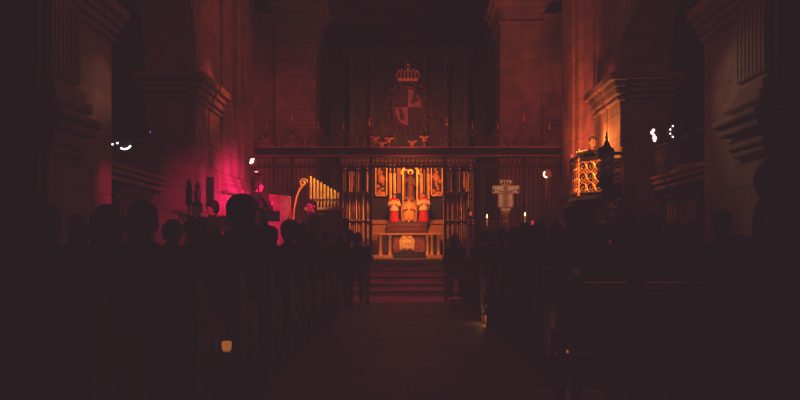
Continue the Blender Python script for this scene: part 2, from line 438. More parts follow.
for k in range(7):
    x = -.24 + .08*k
    m.tube([V((x*1.0, YS-.05, zc+.05)), V((x*1.12, YS-.05, zc+.14)), V((x*.9, YS-.05, zc+.22+.03*(k % 2)))], .02, 6); m.ell((x*.9, YS-.05, zc+.23+.03*(k % 2)), .032, n=8, m=6)
m.ell((0, YS, zc+.3), .05); m.box((-.012, YS-.012, zc+.33), (.012, YS+.012, zc+.44)); m.box((-.045, YS-.012, zc+.375), (.045, YS+.012, zc+.4))
m.build('crown', GILT, ca, smooth=True)
m = MB()
for sg in (-1, 1):
    m.tube([V((sg*(.08+.5*t), YS, 3.44+.55*math.sin(PI*.5*(1-t)))) for t in [q/10 for q in range(11)]], .03, 6)
    m.tube(spiral((sg*.5, YS, 3.62), .15, 1.5, PI/2, sg), .022, 6)
    m.tube([V((sg*(.62+.1*math.sin(t*3)), YS, 3.6+1.0*t)) for t in [q/10 for q in range(11)]], .02, 6)
    m.tube(spiral((sg*.66, YS, 4.72), .11, 1.4, -PI/2, sg), .018, 6)
    m.tube(spiral((sg*.86, YS, 3.95), .16, 1.4, PI, sg), .018, 6)
m.build('scroll_support', IRON_R, ca, smooth=True)

# ------------------------------------------------------------------ ALTARPIECE
YR = 29.6
alt = thing('altarpiece', 'tall gilded altarpiece with columns and relief panels behind the altar', 'altarpiece')
zf = .72
bx((-2.9, YR+.1, zf), (2.9, YR+.4, 9.2)).build('back_board', UMBER, alt)  # darkness of the gaps between columns put into the colour
bx((-2.4, YR-.35, zf), (2.4, YR+.12, 1.95)).build('predella', WOOD, alt, bevel=.02)
for lay in (((1.95, 2.02, .42), (2.02, 2.1, .36)), ((4.12, 4.2, .30), (4.2, 4.32, .38), (4.32, 4.42, .46)), ((8.1, 8.2, .25), (8.2, 8.34, .32), (8.34, 8.5, .40))):
    m = MB()
    for z0, z1, e in lay: m.box((-2.35-e*.3, YR-e, z0), (2.35+e*.3, YR+.15, z1))
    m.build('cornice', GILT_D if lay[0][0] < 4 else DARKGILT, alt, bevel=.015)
def column(x, z0, z1, r, mt):
    m = MB(); h = z1-z0
    m.lathe((x, YR-.22, z0), [(r*1.5,0),(r*1.5,.06),(r*1.15,.09),(r*1.3,.13),(r,.17),(r*1.04,h*.35),(r*.86,h-.26),(r*1.1,h-.24),(r*.9,h-.2),(r*1.5,h-.06),(r*1.6,h-.05),(r*1.6,h)], 14)
    for k in range(7): m.tube([V((x + r*1.02*math.cos(a), YR-.22 + r*1.02*math.sin(a), z0+.2+(h-.5)*t/14)) for t in range(15) for a in [k*2*PI/7 + t*.28]], .012, 4)
    m.build('column', mt, alt, smooth=True)
for px in (367, 390.5, 394.5, 421, 428, 450): column(X(px, YR), 2.1, 4.12, .042, GILT)
for px in (345, 358, 459, 471): column(X(px, YR), 2.1, 4.12, .045, GILT_D)
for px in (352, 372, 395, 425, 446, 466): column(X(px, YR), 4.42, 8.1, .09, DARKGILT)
def relief(x0, x1, z0, z1, seed):
    rn = random.Random(seed)
    f = MB(); e = .06
    f.box((x0, YR-.06, z0), (x0+e, YR+.12, z1)); f.box((x1-e, YR-.06, z0), (x1, YR+.12, z1)); f.box((x0, YR-.06, z0), (x1, YR+.12, z0+e)); f.box((x0, YR-.06, z1-e), (x1, YR+.12, z1))
    fr = f.build('relief_frame', GILT, alt, bevel=.012)
    bx((x0+e, YR+.04, z0+e), (x1-e, YR+.12, z1-e)).build('relief_ground', UMBER, fr)  # recess shade put into the colour, against brighter raised figures
    m = MB(); m.box((x0+e+.02, YR+.01, z0+e), (x1-e-.02, YR+.06, z0+e+.12))
    cx = (x0+x1)/2; w = x1-x0
    for k in range(11):
        zz = z0+.1+(z1-z0-.2)*k/10
        m.ell((cx+rn.uniform(-.3, .3)*w, YR+.0, zz), (rn.uniform(.05, .1), .05, rn.uniform(.05, .11)), n=8, m=6)
    m.ell((cx, YR-.01, z1-.22), (.07, .06, .085)); m.ell((cx, YR, z1-.45), (.13, .06, .18))
    m.build('relief', mat('orange_relief', (.80, .36, .11), .5, .2, scale=14, bump=.3), fr, smooth=True)
relief(X(375, YR), X(387.5, YR), 2.98, 4.08, 1); relief(X(430.5, YR), X(443, YR), 2.98, 4.08, 2)
relief(X(348.5, YR), X(356, YR), 2.5, 3.9, 3); relief(X(461, YR), X(469, YR), 2.5, 3.9, 4)
m = MB(); xa, xb = X(402.5, YR), X(418, YR)
m.box((xa, YR+.0, 2.1), (xa+.06, YR+.12, 4.1)); m.box((xb-.06, YR+.0, 2.1), (xb, YR+.12, 4.1))
for k in range(10):
    a0, a1 = PI*k/10, PI*(k+1)/10; cx = (xa+xb)/2; r = (xb-xa)/2
    m.prism([(cx+rr*math.cos(a), 3.8+rr*math.sin(a)) for rr, a in ((r, a0), (r, a1), (r+.07, a1), (r+.07, a0))], lambda u, v, d: (u, d, v), YR-.02, YR+.1)
m.build('niche_frame', GILT, alt)
bx((X(397.2, YR), YR+.02, 3.1), (X(400.8, YR), YR+.12, 4.05)).build('painted_panel', mat('orange_panel', (.7,.33,.1), .6), alt); bx((X(423.5, YR), YR+.06, 2.6), (X(425, YR), YR+.12, 4.0)).build('painted_panel', OCHRE, alt)
bx((X(404, YR), YR-.5, 2.1), (X(417, YR), YR+.05, 2.78)).build('pedestal', mat('orange_pedestal', (.65, .3, .1), .5, .1), alt, bevel=.03)
for x0, x1 in ((354, 371), (374, 394), (426, 445), (448, 465)):
    bx((X(x0, YR), YR+.02, 4.8), (X(x1, YR), YR+.1, 7.6)).build('upper_panel', mat('dark_painting', (.05, .026, .024), .6, scale=3, var=.6), alt, bevel=.02)  # shade of the upper storey put into the panel colour
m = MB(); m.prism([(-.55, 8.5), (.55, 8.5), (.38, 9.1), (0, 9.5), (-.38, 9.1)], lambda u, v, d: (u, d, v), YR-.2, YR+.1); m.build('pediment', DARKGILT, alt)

# stepped shelves and altar ------------------------------------------------
YA = 27.8
al = thing('altar', 'marble high altar with pale gold emblem on its front', 'altar', (0, YA, zf))
def A(a, b): return ((a[0], a[1]-YA, a[2]-zf), (b[0], b[1]-YA, b[2]-zf))
xl, xr = X(374, YA), X(441, YA)
ztop = Z(233.5, YA)
bx(*A((xl+.12, YA+.06, zf+.1), (xr-.12, YA+.50, ztop-.06))).build('altar_body', DARKMARB, al)
bx(*A((xl-.02, YA-.08, ztop-.06), (xr+.02, YA+.54, ztop))).build('altar_slab', GILT_D, al, bevel=.015)
bx(*A((xl-.06, YA-.1, zf), (xr+.06, YA+.54, zf+.1))).build('altar_base', mat('ochre_plinth', (.55, .3, .12), .5), al, bevel=.015)
for a, b in ((393.5, 401.5), (413.5, 425)):
    bx(*A((X(a, YA), YA+.02, zf+.2), (X(b, YA), YA+.08, ztop-.1))).build('marble_panel', MARBLE, al, bevel=.02)
for px in (380.5, 390, 427.5, 432, 438.5):
    m = MB(); r = .055; h = ztop-.06-(zf+.1)
    m.lathe((X(px, YA), .0, .1), [(r*1.4,0),(r*1.4,.05),(r,.08),(r*1.05,h*.4),(r*.9,h-.1),(r*1.3,h-.05),(r*1.4,h)], 12)
    m.build('altar_column', GILT, al, smooth=True)
em = MB(); ex = X(408, YA); ez = (Z(242.5, YA)-zf)
em.prism([(-.26,-.27),(.24,-.27),(.27,.06),(.16,.26),(0,.31),(-.16,.26),(-.28,.06)], lambda u, v, d: (ex+u-.03, d, ez+v), -.02, .06)
emo = em.build('emblem', PALEGOLD, al, bevel=.02)
em = MB()
for sx in (-.1, .09):
    em.ell((ex+sx-.03, -.04, ez+.16), (.055, .04, .065)); em.ell((ex+sx-.03, -.04, ez-.02), (.075, .05, .15)); em.ell((ex+sx-.03, -.04, ez-.16), (.085, .04, .08))
em.build('relief_figures', mat('ivory_relief', (.9, .72, .45), .5), emo, smooth=True)
for i in range(2):
    bx(*A((X(393+2*i, YA-.5), YA-.75+.22*i, zf+.11*i*1.0), (X(426-2*i, YA-.5), YA-.1, zf+.11*(i+1)))).build('footpace_step', DARKMARB, al, bevel=.01)
# stepped gradine behind
YG = 28.75
gr = thing('stepped_shelf', 'stepped orange wooden shelf behind the altar carrying the three statues', 'shelf', (0, YG, zf))
for i in range(4):
    z1 = Z(232.5 - 2.6*i, YG) - zf
    for (a, b) in ((372, 387), (426.5, 446)):
        bx((X(a, YG), -.2+.12*i, 0), (X(b, YG), .45, z1)).build('shelf_step', WOOD_O, gr, bevel=.02)
zst = Z(222.5, YG)
bx((X(386.6, YG), -.36, 0), (X(426.9, YG), .42, zst-zf)).build('statue_plinth', mat('maroon_panel', (.10, .035, .03), .6, scale=10), gr, bevel=.03)
for zz in (.12, .26, .40):
    m = MB()
    for k in range(22):
        xx = X(388.5, YG) + (X(425, YG)-X(388.5, YG))*k/21
        m.ell((xx, -.37, zst-zf-zz), (.02, .014, .045), n=6, m=5)
        if k: m.box((xx-.1, -.366, zst-zf-zz-.006), (xx, -.36, zst-zf-zz+.006))
    m.build('carved_band', MARBLE, gr)

# ------------------------------------------------------------------ FIGURES
def finish_blob(mb, mats, name, voxel=.010, ratio=.4, smooth=3):
    me = mb.mesh(name+'_raw', mats, fix=True)
    o = bpy.data.objects.new(name+'_raw', me); col.objects.link(o)
    r = o.modifiers.new('r', 'REMESH'); r.mode = 'VOXEL'; r.voxel_size = voxel; r.adaptivity = 0; r.use_smooth_shade = True
    s = o.modifiers.new('s', 'SMOOTH'); s.iterations = smooth; s.factor = .5
    if ratio < 1:
        d = o.modifiers.new('d', 'DECIMATE'); d.ratio = ratio
    dg = bpy.context.evaluated_depsgraph_get(); dg.update()
    out = bpy.data.meshes.new_from_object(o.evaluated_get(dg))
    out.name = name
    out.materials.clear()
    for mm in (mats if isinstance(mats, (list, tuple)) else [mats]): out.materials.append(mm)
    out.polygons.foreach_set('use_smooth', [True]*len(out.polygons))
    bpy.data.objects.remove(o); bpy.data.meshes.remove(me)
    return out
def head_mat(c, yaw=0, pitch=0, roll=0):
    return Matrix.Translation(c) @ Euler((pitch, roll, yaw)).to_matrix().to_4x4()
def add_head(mb, M):
    e = lambda c, r: mb.ell(c, r, M)
    e((0,-.015,.03), (.074,.094,.088)); e((0,.022,-.045), (.054,.062,.064)); e((0,.062,-.088), (.024,.02,.018))
    for sg in (-1, 1):
        e((sg*.036,.055,-.022), (.026,.026,.028)); e((sg*.077,-.008,-.002), (.009,.018,.031)); e((sg*.03,.078,.034), (.026,.012,.009))
    for t in range(5): e((0,.088+.006*t,.018-.011*t), (.010+.0012*t,.010,.010))
    e((0,.083,-.054), (.022,.011,.007)); e((0,.081,-.066), (.019,.011,.008))
def add_hair(mb, M, style):
    e = lambda c, r: mb.ell(c, r, M)
    e((0,-.026,.048), (.084,.098,.086)); e((0,-.055,.0), (.078,.066,.085)); e((0,.045,.088), (.06,.035,.03))
    if style == 'bob':
        e((0,-.06,-.06), (.085,.06,.085))
        for sg in (-1,1): e((sg*.072,-.01,-.03), (.024,.055,.10))
        e((0,-.03,.05), (.092,.105,.092))
    if style == 'long':
        for k in range(6): e((0,-.075-.006*k,-.03-.055*k), (.088-.003*k,.045,.06))
        for sg in (-1,1): e((sg*.075,-.015,-.04), (.022,.05,.12))
    if style == 'bun':
        e((0,-.125,.06), (.045,.042,.045))
    if style == 'full':
        e((0,-.035,.06), (.120,.122,.102)); e((0,-.055,-.0), (.115,.095,.10))
def add_arm(mb, sh, el, wr, hd, pn, curl=.35, fat=1.0, hand=True, sleeve=0.0):
    sh, el, wr, hd, pn = V(sh), V(el), V(wr), V(hd).normalized(), V(pn)
    pn = (pn - hd*pn.dot(hd)).normalized(); sd = hd.cross(pn)
    if not hand:
        wr2 = el + (wr-el)*.93
        mb.cap(sh, el, .062*fat+sleeve, .047*fat+sleeve); mb.cap(el, wr2, .047*fat+sleeve, .034*fat+sleeve); mb.ell(sh, .072*fat+sleeve); return
    mb.cap(sh, el, .054*fat, .042*fat); mb.cap(el, wr, .042*fat, .027*fat); mb.ell(sh, .062*fat)
    Mx = Matrix((sd, hd, pn)).transposed().to_4x4(); Mx.translation = wr
    mb.ell((0,.045,0), (.040,.055,.017), Mx)
    for k, (ox, ln) in enumerate(((-.029,.062),(-.010,.074),(.010,.069),(.028,.052))):
        p = V((ox, .085, 0)); a = 0
        for j, sg in enumerate((.45,.32,.23)):
            a += curl*(.6 if j == 0 else 1.0)
            q = p + V((ox*.12, math.cos(a), math.sin(a)))*(ln*sg*1.25)
            mb.cap(Mx @ p, Mx @ q, .0098-.001*j, .0090-.001*j); p = q
    p = V((-.034,.025,.004)); q = V((-.062,.058,.012)); r = V((-.060,.088,.020+.03*curl))
    mb.cap(Mx @ p, Mx @ q, .013,.011); mb.cap(Mx @ q, Mx @ r, .011,.0085)
def torso_sections(P, N, w=1.0):
    out = []
    for t, rx, ry in ((-.05,.155,.12),(.08,.165,.125),(.22,.15,.115),(.38,.138,.105),(.52,.152,.115),(.66,.17,.122),(.80,.175,.115),(.90,.15,.09),(.97,.09,.065)):
        c = P + (N-P)*t; out.append((c, rx*w, ry*w))
    return out
def person_meshes(name, pose, hair, hairmat, coatmat, w=1.0, voxel=.010, trous=TROU, ratio=.35):
    J = pose
    b = MB()
    for c, rx, ry in torso_sections(J['P'], J['N'], w): b.ell(c, (rx*.94, ry*.94, .075))
    hm = head_mat(J['H'], J.get('yaw', 0), J.get('pitch', 0))
    b.cap(J['N'] - V((0,0,.03)), hm @ V((0,-.015,-.05)), .058, .050)
    add_head(b, hm)
    for s, a in (('L', -1), ('R', 1)):
        sh, el, wr, hd, pn, cu = J['arm'+s]
        add_arm(b, sh, el, wr, hd, pn, cu)
        hp, kn, an, toe = J['leg'+s]
        b.cap(hp, kn, .078*w, .050); b.cap(kn, an, .047, .034); b.ell(V(kn)+(V(an)-V(kn))*.28 + V((0,-.008,0)), (.047,.048,.10))
        b.cap(an, toe, .034, .026); b.ell(V(an)-V((0,.03,.03)), .032)
    body = finish_blob(b, SKIN, name, voxel, ratio)
    h = MB(); add_hair(h, hm, hair); hairm = finish_blob(h, hairmat, name+'_hair', .010, .5)
    c = MB()
    for q, rx, ry in torso_sections(J['P'], J['N'], w): c.ell(q, (rx*1.04+.012, ry*1.04+.014, .08))
    c.cap(J['N']-V((0,0,.045)), J['N']-V((0,0,.02)), .08, .07)
    for s in 'LR':
        sh, el, wr, hd, pn, cu = J['arm'+s]; add_arm(c, sh, el, wr, hd, pn, 0, hand=False, sleeve=.006)
    if J.get('long_coat'):
        for s in 'LR':
            hp, kn, an, toe = J['leg'+s]; c.cap(hp, V(hp)+(V(kn)-V(hp))*.55, .098, .09)
    coat = finish_blob(c, coatmat, name+'_jacket', .012, .4)
    t = MB(); t.ell(J['P'], (.17*w+.008,.13*w+.01,.11))
    for s in 'LR':
        hp, kn, an, toe = J['leg'+s]
        t.cap(hp, kn, .094*w, .068); t.cap(kn, V(an)+(V(kn)-V(an))*.12, .066, .054)
    tr = finish_blob(t, trous, name+'_trousers', .013, .4)
    shoes = []
    for s in 'LR':
        hp, kn, an, toe = J['leg'+s]; an = V(an); toe = V(toe)
        sm = MB(); fz = min(toe.z, an.z)
        dd = (toe-an); dd.z = 0; dd = dd.normalized()
        base = V((an.x, an.y, 0)) + V((0,0,toe.z-.026))
        for k in range(8):
            tt = k/7; sm.ell(base + dd*(-.055+.25*tt) + V((0,0,.040-.008*tt)), (.042+.006*math.sin(tt*3), .05, .040-.008*tt))
        sm.cap(an-V((0,0,.02)), an+V((0,0,.02)), .046, .044)
        shoes.append(finish_blob(sm, SHOE, name+'_shoe', .012, .5))
    eyes = []
    for sg in (-1, 1):
        em = MB(); em.ell((sg*.030,.064,.010), (.0145,.0155,.0115), hm, 12, 8)
        em.m = 1; em.ell((sg*.030,.0745,.010), (.006,.0062,.006), hm, 10, 6)
        em.m = 2; em.tube([hm @ V((sg*(.013+.009*q), .0875-.0022*q, .036+.003*math.sin(q*PI/4))) for q in range(5)], .0032, 5)
        eyes.append(em.mesh(name+'_eye', [EYEW, EYEK, hairmat], True))
    return dict(body=body, hair=hairm, jacket=coat, trousers=tr, shoes=shoes, eyes=eyes)
def person_obj(name, ms, loc, rz, sc, label, group=None):
    o = bpy.data.objects.new(name, ms['body']); col.objects.link(o)
    o.location = loc; o.rotation_euler = (0,0,rz); o.scale = (sc,)*3
    tag(o, label, 'person', group)
    for k in ('hair', 'jacket', 'trousers'):
        c = bpy.data.objects.new(k, ms[k]); col.objects.link(c); c.parent = o
    for s in ms['eyes']:
        c = bpy.data.objects.new('eye', s); col.objects.link(c); c.parent = o
    for s in ms['shoes']:
        c = bpy.data.objects.new('shoe', s); col.objects.link(c); c.parent = o
    return o
def seated(S=.462, lean=.0, yaw=0, pitch=0, arms='lap', tuck=0, width=1.0):
    hz = S+.085
    P = V((0,0,hz+.03)); N = V((0, -.03+lean, hz+.50-abs(lean)*.25)); H = N + V((0,.02+lean*.45,.155-lean*.15))
    J = dict(P=P, N=N, H=H, yaw=yaw, pitch=pitch)
    for s, a in (('L',-1),('R',1)):
        sh = N + V((a*.168*width, 0, -.055))
        if arms == 'lap':
            el = V((a*.195, .05+lean*.6, hz+.19)); wr = V((a*.12, .25, hz+.13)); hd = V((-a*.5, .8, -.1)); pn = V((0,0,-1)); cu = .35
        elif arms == 'phone':
            el = N + V((a*.22, .17, -.26)); wr = N + V((a*.10, .34, .09)); hd = V((-a*.15, .15, 1)); pn = V((-a*.7, -.3, 0)); cu = .55
        elif arms == 'desk':
            el = N + V((a*.23, .12, -.27)); wr = N + V((a*.16, .34, -.24)); hd = V((-a*.2, 1, .05)); pn = V((0,0,-1)); cu = .4
        J['arm'+s] = (sh, el, wr, hd, pn, cu)
        kz = max(.50, S+.06)
        J['leg'+s] = (V((a*.09,.02,hz)), V((a*.11,.43,.50)), V((a*.11,.40-tuck,.085)), V((a*.125,.53-tuck,.03)))
    return J
def standing(yaw=0, pitch=0, arms='down', width=1.0, lean=0):
    P = V((0,0,.97)); N = V((0,-.01+lean,1.47)); H = N + V((0,.025+lean*.5,.15))
    J = dict(P=P, N=N, H=H, yaw=yaw, pitch=pitch)
    for s, a in (('L',-1),('R',1)):
        sh = N + V((a*.17*width, 0, -.055))
        el, wr, hd, pn, cu = V((a*.24,-.02,1.13)), V((a*.25,.08,.88)), V((0,.15,-1)), V((-a,0,0)), .3
        if arms == 'violin':
            if a < 0: el, wr, hd, pn, cu = V((-.24,.20,1.22)), V((-.24,.40,1.40)), V((.1,.5,.7)), V((1,0,.2)), .7
            else: el, wr, hd, pn, cu = V((.33,.15,1.20)), V((.16,.34,1.32)), V((-.6,.7,.1)), V((0,0,-1)), .6
        if arms == 'play':
            el, wr, hd, pn, cu = V((a*.25,.10,1.14)), V((a*.15,.36,1.12)), V((-a*.1,1,0)), V((0,0,-1)), .4
        if arms == 'hold':
            el, wr, hd, pn, cu = V((a*.26,.10,1.16)), V((a*.08,.30,1.26)), V((-a*.3,.6,.6)), V((-a,0,.2)), .6
        J['arm'+s] = (sh, el, wr, hd, pn, cu)
        J['leg'+s] = (V((a*.09,0,.93)), V((a*.10,.02,.50)), V((a*.11,-.02,.085)), V((a*.14,.12,.03)))
    return J

VAR = []
specs = [('short', HAIR_K, 'short dark hair', 0, 0, 1.04, 'black coat', 0, 0),
         ('bob', HAIR_B, 'bobbed brown hair', .03, .15, .93, 'brown coat', 2, -.1),
         ('long', HAIR_K, 'long black hair', .02, -.2, .92, 'navy coat', 1, 0),
         ('bun', HAIR_B, 'hair in bun', .05, .1, .93, 'black coat', 0, -.12),
         ('short', HAIR_G, 'short grey hair', .10, -.1, 1.06, 'charcoal coat', 3, -.2),
         ('full', HAIR_K, 'full dark hair', .0, .25, 1.0, 'navy coat', 1, 0)]
for i, (hs, hmt, hdesc, lean, yaw, w, cdesc, ci, pit) in enumerate(specs):
    ms = person_meshes('listener_%s' % i, seated(lean=lean, yaw=yaw, pitch=pit, width=w, tuck=.05*(i % 3)), hs, hmt, CO[ci], w, voxel=.011)
    VAR.append((ms, hdesc, cdesc))
PHONEV = person_meshes('listener_phone', seated(lean=0, yaw=-.2, arms='phone', width=1.05), 'full', HAIR_K, CO[0], 1.05, voxel=.010)

# ------------------------------------------------------------------ PEWS and AUDIENCE
PEW0 = 1.02; PEW1 = 3.44
def make_pew(sd):
    r = thing('pew', None, 'pew')
    L0, L1 = sd*PEW0, sd*PEW1
    bx((L0+sd*.05, -.19, .40), (L1-sd*.05, .25, .44)).build('seat', WOOD_P, r, bevel=.008)
    m = MB(); m.prism([(-.235,.40),(-.20,.40),(-.27,.77),(-.305,.77)], lambda u, v, d: (d, u, v), L0+sd*.05, L1-sd*.05)
    bk = m.build('backrest', WOOD_P, r)
    bx((L0+sd*.05, -.335, .765), (L1-sd*.05, -.245, .80)).build('top_rail', WOOD_P, bk, bevel=.008)
    bx((L0+sd*.05, -.40, .60), (L1-sd*.05, -.285, .625)).build('book_ledge', WOOD_P, r, bevel=.005)
    bx((L0+sd*.05, -.44, .20), (L1-sd*.05, -.34, .24)).build('kneeler', WOOD_P, r, bevel=.008)
    for x in (L0, L1-sd*.05):
        m = MB()
        m.prism([(-.42,0),(-.30,0),(-.26,.10),(-.20,.36),(.12,.36),(.16,.10),(.18,0),(.26,0),(.26,.08),(.20,.14),(.20,.36),(.27,.44),(.25,.60),(.12,.66),(-.12,.68),(-.19,.83),(-.27,.88),(-.36,.85),(-.33,.68),(-.30,.40),(-.34,.12),(-.42,.08)],
                lambda u, v, d: (d, u, v), x, x+sd*.05)
        e = m.build('end_panel', WOOD_P, r)
        if x == L0:
            k = MB(); k.lathe((0,0,0), [(.05,0),(.05,.01),(.03,.02),(.012,.02)], 12)
            kb = k.build('carved_boss', WOOD_P, e); kb.location = (x-sd*.0, -.02, .5); kb.rotation_euler = (0, -sd*PI/2, 0)
    return r
SIDE = {-1: 'organ side', 1: 'pulpit side'}
ORD = ['first', 'second', 'third', 'fourth', 'fifth', 'sixth', 'seventh', 'eighth', 'ninth', 'tenth', 'eleventh', 'twelfth', 'thirteenth']
ROWS = {1: [2.9, 3.95, 5.28, 6.3, 7.3, 8.25, 9.2, 10.2, 11.55, 12.6, 13.6, 14.6], -1: [2.9, 4.2, 5.2, 6.3, 7.3, 8.25, 9.2, 10.2, 11.2]}
DEF = [1.36, 1.92, 2.47, 3.03]
OVER = {  # (side,row index): list of (x, top z or None, variant)
 (1,0): [(1.35, 1.33, 5)], (1,1): [(1.80, 1.28, 2)], (1,2): [(2.45, 1.27, 0)], (1,3): [(1.33, 1.35, 5), (1.90, 1.31, 1), (2.46, None, 0)],
 (-1,0): [(-1.42, 1.27, 1)], (-1,1): [(-1.38, 1.23, 0), (-1.95, 1.28, 4)], (-1,2): [(-1.95, None, 2), (-2.5, None, 3)],
 (-1,3): [(-1.29, 1.43, 'phone'), (-1.86, 1.22, 3), (-2.42, None, 1)],
 (-1,5): [(-1.50, 1.24, 0), (-2.12, 1.28, 1), (-2.68, 1.27, 0)],
 (1,4): [(1.36, 1.24, 3), (2.0, 1.33, 5), (2.56, 1.26, 2)], (1,5): [(1.36, 1.30, 0), (1.92, 1.24, 2), (2.47, 1.26, 4)],
 (1,7): [(1.36, 1.31, 1), (1.92, 1.28, 5), (2.5, None, 0), (3.05, None, 1)],
}
pews = {-1: None, 1: None}
for sd in (1, -1):
    rows = ROWS[sd]; n = len(rows)
    for ri, yp in enumerate(rows):
        order = ORD[n-1-ri]
        if pews[sd] is None: p = pews[sd] = make_pew(sd)
        else: p = copy_tree(pews[sd])
        p.location = (0, yp, 0)
        tag(p, 'dark oak church pew, %s from the steps on the %s' % (order, SIDE[sd]), 'pew', 'oak pews along the aisle')
        people = OVER.get((sd, ri))
        if people is None:
            people = []
            for k, x in enumerate(DEF):
                if x*F/yp > 420: continue
                if random.random() < .9: people.append((sd*(x+random.uniform(-.015,.015)), None, random.randrange(6)))
        for k, (x, top, vi) in enumerate(sorted(people, key=lambda q: abs(q[0]))):
            if vi == 'phone': ms, hd_, cd_ = PHONEV, 'full dark hair', 'black coat'
            else: ms, hd_, cd_ = VAR[vi]
            sc = (top/1.35) if top else random.uniform(.965, 1.02)
            sc = max(.92, min(1.09, sc))
            seat = ['nearest aisle', 'second from aisle', 'third from aisle', 'fourth from aisle'][k]
            lab = 'listener in %s, %s, %s, %s pew from steps, %s' % (cd_, hd_, seat, order, SIDE[sd])
            if vi == 'phone': lab = 'dark-coated person with full hair seated by the aisle holding up a phone'
            person_obj('person', ms, (x, yp, max(0, .443*(1-sc))), random.uniform(-.12, .12) if vi != 'phone' else 0.0, sc, lab, None if vi == 'phone' else 'seated audience in dark coats')
# phone
ph = thing('smartphone', 'black smartphone held up above the heads by a seated listener', 'phone', (-1.165, 6.3+.44, 1.285))
bx((-.085, -.005, -.045), (.085, .005, .045)).build('phone_body', BLACKM, ph, bevel=.004)
bx((-.078, -.0065, -.040), (.078, -.0051, .040)).build('phone_screen', SCREENM, ph)

# front rows by the steps: chairs at the aisle
def make_chair():
    r = thing('rush_chair', None, 'chair')
    bx((-.21,-.2,.42), (.21,.22,.455)).build('seat', WOOD_O if False else WOOD_P, r, bevel=.01)
    for sx in (-1,1):
        MB().cyl((sx*.18,.19,0),(sx*.18,.19,.42),.018).build('leg', WOOD_P, r, smooth=True)
        MB().tube([V((sx*.18,-.18,0)),V((sx*.18,-.18,.45)),V((sx*.18,-.24,.88))],.018,8).build('leg', WOOD_P, r, smooth=True)
    m = MB()
    for z in (.6,.72,.84): m.box((-.18,-.235-.02*(z-.6),z-.03),(.18,-.215-.02*(z-.6),z+.03))
    m.build('backrest', WOOD_P, r); return r
ch0 = None
for x, y, rz, vi, lab, plab in ((-1.26, 12.3, .1, 3, 'wooden chair beside the front pew, under a bun-haired listener', 'bun-haired person in black coat on the aisle chair farthest from the steps'),
                          (-1.86, 12.35, 0, 4, 'wooden chair second from the aisle, under a grey-haired listener', 'grey-haired person in charcoal coat on a chair, second from the aisle'),
                          (-1.13, 13.35, .15, 1, 'wooden chair at the aisle in the middle row of chairs', 'bob-haired person in brown coat on the middle aisle chair'),
                          (-.92, 14.6, .15, 0, 'wooden chair at the aisle nearest the steps', 'short-haired person in black coat on the aisle chair nearest the steps'),
                          (.93, 15.75, -.1, 2, 'wooden chair on the pulpit side, nearest the steps', 'long-haired person in navy coat on the pulpit-side chair nearest the steps'),
                          (1.50, 15.75, 0, 5, 'wooden chair on the pulpit side, second from the aisle', 'full-haired person in navy coat on the second pulpit-side chair')):
    if ch0 is None: c = ch0 = make_chair()
    else: c = copy_tree(ch0)
    c.location = (x, y, 0); c.rotation_euler = (0,0,rz); tag(c, lab, 'chair', 'wooden chairs at the front')
    person_obj('person', VAR[vi][0], (x, y, .034), rz, .97, plab, 'seated audience on chairs')

# ------------------------------------------------------------------ MUSICIANS
RZ = .12
rs = thing('orchestra_riser', 'low black platform under the musicians by the pink pillar', 'platform')
for nm_, e_, z0_, z1_, mt_ in (('riser_top', 0, .09, RZ, BLACKM), ('riser_base', -.02, 0, .09, WOOD)):
    MB().prism([(-3.56-e_, 11.85-e_), (-2.3+e_, 11.85-e_), (-2.3+e_, 15.0-e_), (-1.35+e_, 15.0-e_), (-1.35+e_, 17.12+e_), (-3.50-e_, 17.12+e_)], lambda u, v, d: (u, v, d), z0_, z1_).build(nm_, mt_, rs)
mus = [
 ('violin', 197, 209, 12.15, 'short', HAIR_B, 3, 'black-clad violinist standing beside the pink pillar, playing', .5, -.7, 'short-haired'),
 ('hold', 212, 209, 13.1, 'full', HAIR_K, 0, 'full-haired singer in black standing under the slim loudspeaker', .2, -.5, ''),
 ('violin', 231, 210, 14.45, 'bun', HAIR_B, 0, 'bun-haired violinist in black standing closest to the pilaster pedestal', .35, -.8, ''),
 ('hold', 312, 207, 15.35, 'short', HAIR_K, 3, 'singer in charcoal lit pink in front of the small organ', .5, -.9, ''),
 ('play', 345, 224, 15.9, 'bob', HAIR_B, 2, 'bob-haired musician standing at the aisle end of the small organ', -.2, 2.6, ''),
]
violins = []
